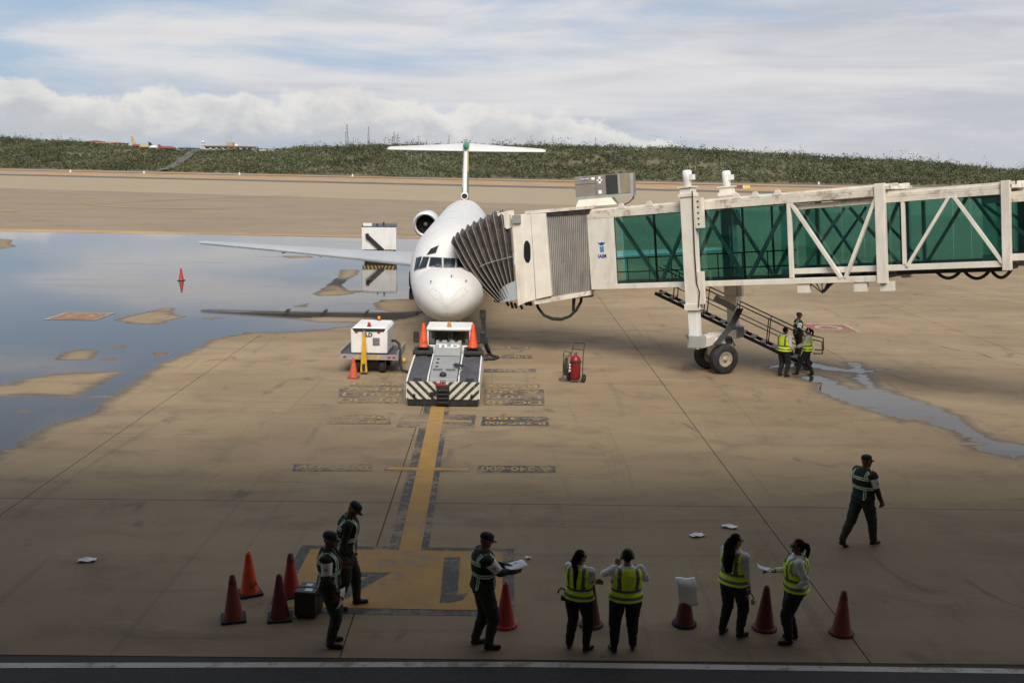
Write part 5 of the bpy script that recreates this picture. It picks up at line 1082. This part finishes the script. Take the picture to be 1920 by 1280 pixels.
class Body:
    def __init__(s): s.vs = []; s.fs = []; s.lab = []
    def rings(s, rg, lab):
        n = len(rg[0]); b = len(s.vs)
        for r in rg: s.vs += r
        for i in range(len(rg) - 1):
            for k in range(n): s.fs.append((b + i * n + k, b + i * n + (k + 1) % n, b + (i + 1) * n + (k + 1) % n, b + (i + 1) * n + k))
        s.fs.append(tuple(b + k for k in range(n))[::-1]); s.fs.append(tuple(b + (len(rg) - 1) * n + k for k in range(n))); s.lab += [lab] * (len(rg) * n)
    def cap(s, p0, r0, p1, r1, lab, n=12, flat=1.0, flatdir=None):
        p0, p1 = Vector(p0), Vector(p1); d = (p1 - p0).normalized(); a = Vector(flatdir) - d * Vector(flatdir).dot(d) if flatdir is not None else d.orthogonal(); a.normalize(); b = d.cross(a); rg = []
        L = (p1 - p0).length
        for t, k in ((-r0 * .92, .38), (-r0 * .7, .71), (-r0 * .38, .92), (0, 1)): rg.append((p0 + d * t, r0 * k))
        for f in (.25, .5, .75): rg.append((p0 + d * L * f, r0 + (r1 - r0) * f))
        for t, k in ((0, 1), (r1 * .38, .92), (r1 * .7, .71), (r1 * .92, .38)): rg.append((p1 + d * t, r1 * k))
        s.rings([[c + (a * math.cos(q) * flat + b * math.sin(q)) * r for q in [2 * math.pi * k / n for k in range(n)]] for c, r in rg], lab)
    def ell(s, c, r, lab, M3=None, n=14):
        rg = []
        for i in range(1, 10):
            th = math.pi * i / 10; rg.append([Vector((r[0] * math.sin(th) * math.cos(q), r[1] * math.sin(th) * math.sin(q), -r[2] * math.cos(th))) for q in [2 * math.pi * k / n for k in range(n)]])
        s.rings([[Vector(c) + (M3 @ p if M3 else p) for p in g] for g in rg], lab)
def ik(a, c, l1, l2, hint):
    a, c = Vector(a), Vector(c); d = c - a; L = min(d.length, l1 + l2 - .004); d.normalize(); c = a + d * L
    x = (l1 * l1 - l2 * l2 + L * L) / (2 * L); h = math.sqrt(max(0, l1 * l1 - x * x)); hv = Vector(hint) - d * Vector(hint).dot(d); hv.normalize()
    return a + d * x + hv * h, c
def hand(B, w, d, pn, lab, curl=.5):
    d = Vector(d).normalized(); pn = Vector(pn) - d * Vector(pn).dot(d); pn.normalize(); sd_ = d.cross(pn)
    lens = (.062, .072, .067, .052)
    for k in range(4):
        o = sd_ * ((k - 1.5) * .0215); k0 = w + o * .75; k1 = w + d * .088 + o; B.cap(k0, .016, k1, .0115, lab, 8)
        d2 = (d * math.cos(curl) + pn * math.sin(curl)).normalized(); d3 = (d * math.cos(curl * 2.1) + pn * math.sin(curl * 2.1)).normalized()
        k2 = k1 + d2 * lens[k] * .55 + o * .1; B.cap(k1, .010, k2, .0092, lab, 8); B.cap(k2, .0092, k2 + d3 * lens[k] * .5, .0082, lab, 8)
    t0 = w + d * .025 - sd_ * .03; t1 = t0 - sd_ * .028 + d * .035 + pn * .018; B.cap(t0, .014, t1, .0115, lab, 8); B.cap(t1, .011, t1 + d * .034 + pn * .012, .009, lab, 8)
LABM = {'skin': 0, 'top': 1, 'legs': 2, 'shoe': 3}
def person(label, loc, h, outfit, feet, hands, height=1.72, bulk=1.0, hips=1.0, head=(0, 0), lean=0.0, skin=None, cap=None, hair=None, elbow=(None, None), group=None, vox=.0085, brass=None, muffs=None, curl=.5, glasses=False, kneef=(.06, .06)):
    sc = height / 1.72; e = thing('person', label, 'person', (loc[0], loc[1], 0), h, group); e.scale = (sc, sc, sc)
    bulk *= 1.19; B = Body(); skin = skin or SKIN1
    def Ln(p): p = Vector(p); p.y += lean * max(0, p.z - .95); return p
    def rg(z, rx, ry, y0=0.0, n=24): return [Ln((rx * bulk * math.cos(q), y0 + ry * bulk * math.sin(q), z)) for q in [2 * math.pi * k / n for k in range(n)]]
    TR = [(.845, .150 * hips, .115 * hips, -.01), (.90, .168 * hips, .125 * hips, -.012), (.97, .163 * hips, .120, -.008), (1.06, .150, .112, 0), (1.16, .156, .118, .004), (1.28, .176, .126, .004), (1.36, .182, .118, 0), (1.42, .160, .095, -.006), (1.455, .115, .075, -.008), (1.49, .062, .058, -.005)]
    B.rings([rg(z, a, b, c) for z, a, b, c in TR if z < .975], 'legs'); B.rings([rg(z, a, b, c) for z, a, b, c in TR if z > .9], 'top')
    for i, s in enumerate((-1, 1)):
        fx, fy, fz, toe = feet[i]; hip = v3(s * .088 * hips * bulk, 0, .90); ank = v3(fx, fy, .09 + fz)
        kn, ank = ik(hip, ank, .43, .405, (s * .02 + (fx - hip.x) * .2, 1, 0))
        B.cap(hip, .100 * bulk * (.5 + .5 * hips), kn, .076 * bulk, 'legs', 14); B.cap(kn, .075 * bulk, ank + v3(0, 0, .02), .064, 'legs', 14)
        td = v3(math.sin(toe[0]) , math.cos(toe[0]), 0); pt = toe[1]
        heel = ank + v3(0, 0, -.045) - td * .035; tip = ank + td * .15 + v3(0, 0, -.055) + v3(0, 0, -.15 * math.sin(pt)); 
        B.cap(heel, .042, tip, .036, 'shoe', 12, .9, td.cross(v3(0, 0, 1))); B.cap(ank + v3(0, 0, .0), .047, ank + td * .04 + v3(0, 0, -.04), .045, 'shoe')
    arms = []
    for i, s in enumerate((-1, 1)):
        sh = Ln((s * .180 * (.6 + .4 * bulk), -.004, 1.405)); el, wr = ik(sh, Ln(hands[i][0]), .285, .255, elbow[i] or (s * .45, -1, -.35))
        B.cap(sh, .062 * bulk, el, .055, 'top'); B.cap(el, .054, wr, .038, 'top'); d = (wr - el).normalized(); arms.append((sh, el, wr))
        B.cap(wr - d * .01, .026, wr + d * .03, .025, 'skin'); hand(B, wr + d * .02, hands[i][1] or d, hands[i][2], 'skin', curl)
    yaw, pit = head; HM = Matrix.Rotation(yaw, 3, 'Z') @ Matrix.Rotation(-pit, 3, 'X'); pv = Ln((0, -.005, 1.50))
    def Hp(x, y, z): return pv + HM @ Vector((x, y, z - 1.50))
    B.cap(Ln((0, -.012, 1.44)), .060, Hp(0, .0, 1.555), .052, 'skin')
    B.ell(Hp(0, .008, 1.632), (.074, .094, .098), 'skin', HM); B.ell(Hp(0, .036, 1.567), (.054, .060, .058), 'skin', HM); B.cap(Hp(0, .093, 1.63), .010, Hp(0, .116, 1.602), .015, 'skin', 8)
    B.cap(Hp(-.03, .088, 1.646), .012, Hp(.03, .088, 1.646), .012, 'skin', 8); B.cap(Hp(-.018, .094, 1.566), .009, Hp(.018, .094, 1.566), .009, 'skin', 8); B.ell(Hp(0, .084, 1.535), (.022, .018, .018), 'skin', HM)
    for s in (-1, 1): B.ell(Hp(s * .077, -.002, 1.615), (.012, .022, .032), 'skin', HM)
    me = bpy.data.meshes.new('raw'); me.from_pydata([tuple(p) for p in B.vs], [], B.fs); o = link('raw', me)
    r = o.modifiers.new('r', 'REMESH'); r.mode = 'VOXEL'; r.voxel_size = vox; sm = o.modifiers.new('s', 'SMOOTH'); sm.factor = .5; sm.iterations = 3
    dg = bpy.context.evaluated_depsgraph_get(); bm_ = bpy.data.meshes.new_from_object(o.evaluated_get(dg)); bpy.data.objects.remove(o)
    kd = kdtree.KDTree(len(B.vs))
    for i, p in enumerate(B.vs): kd.insert(p, i)
    kd.balance()
    bm_.materials.clear(); top, legs = outfit[:2]
    for m in (skin, top, legs, SHOE): bm_.materials.append(m)
    idx = np.zeros(len(bm_.polygons), np.int32)
    for p in bm_.polygons: idx[p.index] = LABM[B.lab[kd.find(p.center)[1]]]
    bm_.polygons.foreach_set('material_index', idx); bm_.polygons.foreach_set('use_smooth', np.ones(len(idx), bool))
    cloth = np.zeros(len(bm_.vertices), bool)
    for p in bm_.polygons:
        if idx[p.index] in (1, 2): cloth[list(p.vertices)] = True
    sd0 = Vector((loc[0] * 7.1, loc[1] * 3.3, 0)); nv = len(bm_.vertices)
    co = np.empty(nv * 3, np.float32); bm_.vertices.foreach_get('co', co); co = co.reshape(-1, 3)
    nr = np.empty(nv * 3, np.float32); bm_.vertex_normals.foreach_get('vector', nr); nr = nr.reshape(-1, 3)
    dsp = np.zeros(nv, np.float32)
    for i in np.nonzero(cloth)[0]:
        q = Vector((co[i, 0] * 9, co[i, 1] * 9, co[i, 2] * 15)) + sd0; dsp[i] = .011 * mnoise.noise(q) + .005 * mnoise.noise(q * 2.3)
    co += nr * dsp[:, None]; co[:, 2] = np.maximum(co[:, 2], 0); bm_.vertices.foreach_set('co', co.ravel()); bm_.update()
    bm_.name = 'body'; link('body', bm_, e)
    for s in (-1, 1):
        mb = MB(); c = Hp(s * .031, .098, 1.628); mb.lathe([(0, .006), (.007, .004), (.011, 0)], c, HM @ Vector((0, 1, 0)), 10); mb.build('eye', INK, e)
    # vest
    def tr_at(z): return [float(np.interp(z, [t[0] for t in TR], [t[k] for t in TR])) for k in (1, 2, 3)]
    off = outfit_vest[outfit[2]] if len(outfit) > 2 and isinstance(outfit[2], str) else None
    if off:
        mats, rule, hem, ex = off; nz, na = 46, 72; zs = np.linspace(hem, 1.463, nz); mb = MB(); grid = []
        for z in zs:
            a, b, c = tr_at(max(z, .9)); fl = ex + max(0, 1.10 - z) * .05
            grid.append([Ln(((a + fl) * bulk * math.cos(q), c + (b + fl) * bulk * math.sin(q), z)) for q in [2 * math.pi * k / na for k in range(na)]])
        vs = [p + Vector((p.x, p.y, 0)).normalized() * (.011 * mnoise.noise(Vector((p.x * 8, p.y * 8, p.z * 11)) + Vector((loc[0] * 5, loc[1], 0)))) for g_ in grid for p in g_]; mb.v = [tuple(p) for p in vs]
        for j in range(nz - 1):
            for k in range(na):
                q = 2 * math.pi * (k + .5) / na; z = (zs[j] + zs[j + 1]) / 2; a, b, c = tr_at(z); x = (a + ex) * math.cos(q); front = math.sin(q) > 0
                mi = rule(x, z, front, math.sin(q))
                if mi is None: continue
                mb.f.append([j * na + k, j * na + (k + 1) % na, (j + 1) * na + (k + 1) % na, (j + 1) * na + k]); mb.m.append(mi); mb.sm.append(True)
        vo = mb.build('vest', mats, e, normals=False); s_ = vo.modifiers.new('t', 'SOLIDIFY'); s_.thickness = .006; s_.offset = 1
    if cap:
        mb = MB(); R_ = []
        for z, k in ((1.652, 1.0), (1.68, 1.0), (1.705, .95), (1.725, .82), (1.738, .55), (1.742, .15)): R_.append([Hp(.082 * k * math.cos(q), .004 + .104 * k * math.sin(q), z) for q in [2 * math.pi * i / 24 for i in range(24)]])
        mb.loft(R_); co = mb.build('cap', CAPM, e)
        mb = MB(); vz = [[Hp((.074 - .02 * t) * math.sin(a), .085 + .085 * t + (.03 * (math.cos(a) - 1) * (1 + t)), 1.664 - .035 * t - .012 * (1 - math.cos(a))) for a in [-1.2 + 2.4 * i / 12 for i in range(13)]] for t in (0, .5, 1)]
        mb.loft(vz, cap=False, closed=False); vz_ = mb.build('visor', CAPM, co, normals=False); s_ = vz_.modifiers.new('t', 'SOLIDIFY'); s_.thickness = .006
        mb = MB(); mb.lathe([(0, .004), (.016, .003), (.017, 0)], Hp(0, .107, 1.695), HM @ Vector((0, 1, .3)), 12); mb.build('cap_badge', GOLD, co)
    if hair:
        HB = Body(); HB.ell(Hp(0, -.012, 1.645), (.084, .098, .100), 'h', HM)
        if hair != 'short':
            HB.ell(Hp(0, -.055, 1.60), (.070, .055, .085), 'h', HM)
        if hair in ('braid', 'long'):
            pts = [Hp(0, -.085, 1.62), Hp(0, -.115, 1.54), Ln((0, -.155, 1.42)), Ln((0, -.165, 1.30)), Ln((0, -.16, 1.18)), Ln((0, -.15, 1.06 if hair == 'braid' else 1.16))]
            ws = (.05, .05, .047, .042, .036, .02) if hair == 'braid' else (.06, .075, .085, .08, .065, .03)
            for a, b, w0, w1 in zip(pts, pts[1:], ws, ws[1:]): HB.cap(a, w0, b, w1, 'h', 12, 1.25 if hair == 'long' else 1.0, (1, 0, 0))
        if hair == 'tail':
            pts = [Hp(0, -.10, 1.66), Hp(0, -.145, 1.64), Hp(0, -.165, 1.56), Hp(0, -.15, 1.45)]
            for a, b, w0, w1 in zip(pts, pts[1:], (.028, .034, .038, .030), (.034, .038, .030, .012)): HB.cap(a, w0, b, w1, 'h')
        me = bpy.data.meshes.new('raw'); me.from_pydata([tuple(p) for p in HB.vs], [], HB.fs); o = link('raw', me); r = o.modifiers.new('r', 'REMESH'); r.mode = 'VOXEL'; r.voxel_size = .009
        dg = bpy.context.evaluated_depsgraph_get(); hm = bpy.data.meshes.new_from_object(o.evaluated_get(dg)); bpy.data.objects.remove(o); hm.materials.clear(); hm.materials.append(HAIR)
        # open the face
        bmm = bmesh.new(); bmm.from_mesh(hm); HI = HM.inverted()
        kill = [f for f in bmm.faces if (lambda q: q.y > .035 - max(0, (q.z - .175)) * 1.2 and q.z < .205 and q.z > -.2)(HI @ (f.calc_center_median() - pv))]
        bmesh.ops.delete(bmm, geom=kill, context='FACES'); bmm.to_mesh(hm); bmm.free()
        hm.polygons.foreach_set('use_smooth', np.ones(len(hm.polygons), bool)); hm.name = 'hair'; link('hair', hm, e)
        if hair in ('braid',): mb = MB(); mb.box(-.03, .03, -.008, .008, -.02, .02); o = mb.build('hair_clip', pm('teal_clip', (.10, .34, .33), .4), e); o.location = Hp(-.03, -.13, 1.55)
    if brass is not None:
        sh, el, wr = arms[brass]; d = el - sh; mb = MB(); mb.tube([sh + d * .18, sh + d * .30, sh + d * .82], [.086, .086, .074], 18, cap=False); bo = mb.build('armband', PAPER, e)
        s_ = -1 if brass == 0 else 1; outw = (Vector((s_, 0, 0)) - d.normalized() * d.normalized().x * s_).normalized(); mb = MB(); mb.lathe([(0, .006), (.026, .004), (.028, 0)], sh + d * .48 + outw * .080, outw, 14); mb.build('emblem', GOLD, bo)
    if muffs:
        mm = muffs
        for s in (-1, 1): mb = MB(); mb.lathe([(0, .038), (.025, .036), (.038, .02), (.04, 0)], Hp(s * .08, -.002, 1.615), HM @ Vector((s, 0, 0)), 14); mb.build('ear_cup', mm, e)
        mb = MB(); mb.tube([Hp(.105 * math.cos(a), -.005, 1.615 + .148 * math.sin(a)) for a in [math.pi * k / 12 for k in range(13)]], .010, 8); mb.build('headband', mm, e)
    if glasses:
        mb = MB()
        for s in (-1, 1): mb.lathe([(.018, -.002), (.021, 0), (.018, .002)], Hp(s * .032, .112, 1.628), HM @ Vector((0, 1, 0)), 14); mb.tube([Hp(s * .052, .108, 1.63), Hp(s * .078, .01, 1.635)], .003, 5)
        mb.build('glasses', INK, e)
    e['_arms'] = 0; del e['_arms']
    return e, arms, sc
def neon_rule(x, z, front, sy):
    ax = abs(x)
    if z > 1.20 and ax > .150 + .10 * max(0, 1.30 - z): return None
    if front and z > 1.30 and ax < (z - 1.28) * .55: return None
    if .965 < z < 1.012 or 1.085 < z < 1.13: return 1
    if z > 1.13 and .078 < ax < .122: return 1
    return 0
def officer_rule(x, z, front, sy):
    ax = abs(x)
    if z > 1.22 and ax > .160: return None
    if front and z > 1.34 and ax < (z - 1.32) * .5: return None
    if 1.130 < z < 1.180 and not (1.150 < z < 1.160): return 1
    if not front and 1.305 < z < 1.355 and not (1.325 < z < 1.335): return 1
    if z > 1.172 and .098 < ax < .138 and not (.113 < ax < .122) and (front or z > 1.352): return 1
    if z < 1.135 and .100 < ax < .132 and not (.112 < ax < .120): return 1
    return 0
outfit_vest = {'neon': ([NEON, REFL], neon_rule, .925, .020), 'dark': ([DVEST, LIME], officer_rule, .94, .016)}
STAFF = (SHIRT, BLKT, 'neon'); OFF = (OLIVE, OLIVE, 'dark')
stand = [(-.11, 0, 0, (-.12, 0)), (.11, .03, 0, (.15, 0))]
def W2(e, sc, p): return e.matrix_basis @ Vector(p)
GO, GV = 'officers in dark uniforms on the apron', 'ground staff in yellow vests on the apron'
# officer with papers at the cones
e1, a1, s1_ = person('officer in dark uniform and cap holding white papers low, beside the black case', G(619, 1208), R(-88), OFF, stand, [((-.20, .02, .84), None, (1, 0, 0)), ((.20, .13, .90), (.1, .5, -.8), (-1, 0, 0))], 1.74, head=(R(-8), R(8)), cap=True, brass=1, group=GO)
sheetobj('paper_sheets', 'folded white papers held low by the officer beside the black case', 0, PAPER, W2(e1, 1, (.19, .21, .80)), (R(78), R(10), R(-100)), size=(.20, .28))
e2, _, _ = person('officer in dark uniform looking down at his feet, half hidden behind another officer', G(650, 1138), R(-80), OFF, [(-.10, .16, 0, (-.1, 0)), (.11, -.16, .0, (.1, 0))], [((-.20, .10, .84), None, (1, 0, 0)), ((.20, -.02, .84), None, (-1, 0, 0))], 1.78, head=(R(-10), R(38)), lean=.10, cap=True, group=GO)
e3, a3, _ = person('officer in dark uniform and cap reading white papers beside a red cone', G(905, 1212), R(-72), OFF, [(-.11, -.08, 0, (-.1, 0)), (.10, .06, 0, (.2, 0))], [((-.06, .40, 1.17), (.4, .9, .0), (0, 0, 1)), ((.12, .42, 1.15), (-.2, .95, .05), (-1, 0, .3))], 1.76, bulk=1.05, head=(R(2), R(16)), cap=True, brass=1, group=GO)
sheetobj('paper_sheets', 'white papers held open in front of the officer beside the red cone', 0, PAPER, W2(e3, 1, (.03, .47, 1.20)), (R(12), R(-6), R(-72)), size=(.32, .30), curl=.03)
e4, _, _ = person('woman in yellow vest with long black braid, seen from behind with folded arms', G(1083, 1216), R(-28), STAFF, [(-.14, -.03, 0, (-.2, 0)), (.15, .0, 0, (.4, 0))], [((.16, .25, 1.13), (.9, .2, .1), (0, -1, 0)), ((-.08, .26, 1.16), (-.9, .2, .1), (0, -1, 0))], 1.53, bulk=1.06, hips=1.08, head=(R(-38), R(2)), hair='braid', elbow=((-1, .15, -.5), (1, .15, -.5)), group=GV, skin=SKIN2)
mb = MB(); mb.tube([(-.20, -.08, 1.02), (-.27, -.12, 1.06), (-.31, -.14, 1.02), (-.32, -.14, .97)], .014, 8); mb.box(-.26, -.17, -.15, -.07, .86, .94); mb.build('belt_radio', BLKM, e4)
e5, _, _ = person('stocky staff member in yellow vest and green ear defenders, seen from behind', G(1170, 1220), R(4), STAFF, [(-.17, -.02, 0, (-.35, 0)), (.15, .05, 0, (.3, 0))], [((-.13, .20, 1.40), (.15, .1, 1), (0, -1, 0)), ((.14, .26, 1.16), (-.9, .3, .2), (0, -1, 0))], 1.55, bulk=1.18, hips=1.04, head=(R(2), R(4)), hair='short', muffs=pm('green_plastic', (.05, .24, .06), .4), elbow=((-1, -.1, -.6), (1, 0, -.5)), group=GV, skin=SKIN2, curl=.9)
mb = MB(); mb.prism([(-.05, -.0, 0), (.0, 0, .03), (.05, 0, 0), (0, 0, -.03)], (0, .003, 0)); o = mb.build('vest_logo', GOLD, e5); o.location = (0, -.181, 1.26)
e6, a6, _ = person('woman in yellow vest with long loose black hair carrying yellow ear defenders', G(1370, 1191), R(-48), STAFF, [(-.13, -.06, 0, (-.1, 0)), (.13, .06, 0, (.25, 0))], [((-.22, .08, .86), None, (1, 0, 0)), ((.23, .10, .85), (.05, .15, -1), (-1, 0, 0))], 1.62, bulk=1.05, hips=1.08, head=(R(-25), R(2)), hair='long', group=GV, glasses=True, skin=SKIN2)
e7, a7, _ = person('woman in yellow vest with ponytail and hand on hip, facing the other woman', G(1484, 1202), R(82), STAFF, [(-.12, .06, 0, (-.2, 0)), (.12, -.05, 0, (.1, 0))], [((-.19, .05, .97), (.3, .6, -.6), (1, 0, 0)), ((.05, .36, 1.16), (-.3, .9, .1), (0, 0, -1))], 1.61, bulk=1.10, hips=1.14, head=(R(6), R(0)), hair='tail', elbow=((-.5, -1, 0), None), group=GV, glasses=True)
sheetobj('paper_sheets', 'small white paper held out by the woman with hand on hip', 0, PAPER, W2(e7, 1, (.03, .50, 1.20)), (R(20), 0, R(82)), size=(.15, .21), curl=.02)
e8, a8, _ = person('officer in dark uniform and cap walking alone across the apron with a phone', G(1611, 1023), R(-62), OFF, [(-.08, -.36, .05, (-.05, .75)), (.10, .24, 0, (.05, 0))], [((-.07, .17, 1.50), (.3, .1, .9), (1, 0, 0)), ((.26, .20, .88), None, (-1, .2, 0))], 1.78, bulk=1.06, head=(R(-8), R(4)), cap=True, brass=1, elbow=((-.8, .6, -.6), None), group=GO, curl=.8)
mb = MB(); mb.box(-.02, .02, -.012, .012, -.06, .06); ph = mb.build('mobile_phone', INK, None); ph.location = W2(e8, 1, (-.04, .13, 1.58)); ph.rotation_euler = (.3, .2, R(-62)); tag(ph, 'dark phone held to the mouth of the walking officer', 'phone')
e9, _, _ = person('staff member in yellow vest with short hair standing at the foot of the stairs', G(1467, 706), R(-52), STAFF, [(-.12, 0, 0, (-.2, 0)), (.12, .04, 0, (.2, 0))], [((-.18, .22, .98), None, (1, 0, 0)), ((.20, .20, .96), None, (-1, 0, 0))], 1.72, bulk=1.08, head=(R(-12), R(6)), hair='short', group=GV, vox=.012)
e10, _, _ = person('woman in yellow vest and white ear defenders walking at the foot of the stairs', G(1510, 704), R(72), STAFF, [(-.10, .30, 0, (-.1, 0)), (.10, -.22, .02, (.1, .4))], [((-.10, .32, 1.02), None, (0, 0, -1)), ((.06, .33, 1.04), None, (0, 0, -1))], 1.68, bulk=1.04, hips=1.06, head=(R(8), R(4)), hair='tail', muffs=PAPER, group=GV, vox=.012, skin=SKIN2)
e11, _, _ = person('officer in dark uniform and cap standing behind the stair handrail', G(1493, 672), R(-85), OFF, stand, [((-.2, .02, .84), None, (1, 0, 0)), ((.17, .08, 1.0), (-.2, .8, -.4), (-1, 0, 0))], 1.76, head=(0, 0), cap=True, brass=1, elbow=(None, (.8, -1, -.1)), group=GO, vox=.012)
# ear defenders carried in the hand
hw_ = W2(e6, 1, (.24, .12, .74)); ed = thing('ear_defenders', 'yellow ear defenders hanging from the hand of a woman in yellow vest', 'earmuffs', hw_, R(-30))
YC = pm('yellow_plastic', (.70, .36, .02), .4)
for s in (-1, 1): mb = MB(); mb.lathe([(0, .04), (.03, .038), (.045, .02), (.045, -.01), (0, -.012)], (s * .045, 0, -.09), (s, 0, .2), 16); mb.build('ear_cup', YC, ed)
mb = MB(); mb.tube([(.062 * math.cos(a), 0, -.09 + .125 * math.sin(a)) for a in [math.pi * k / 10 for k in range(11)]], .009, 8); mb.build('headband', INK, ed)
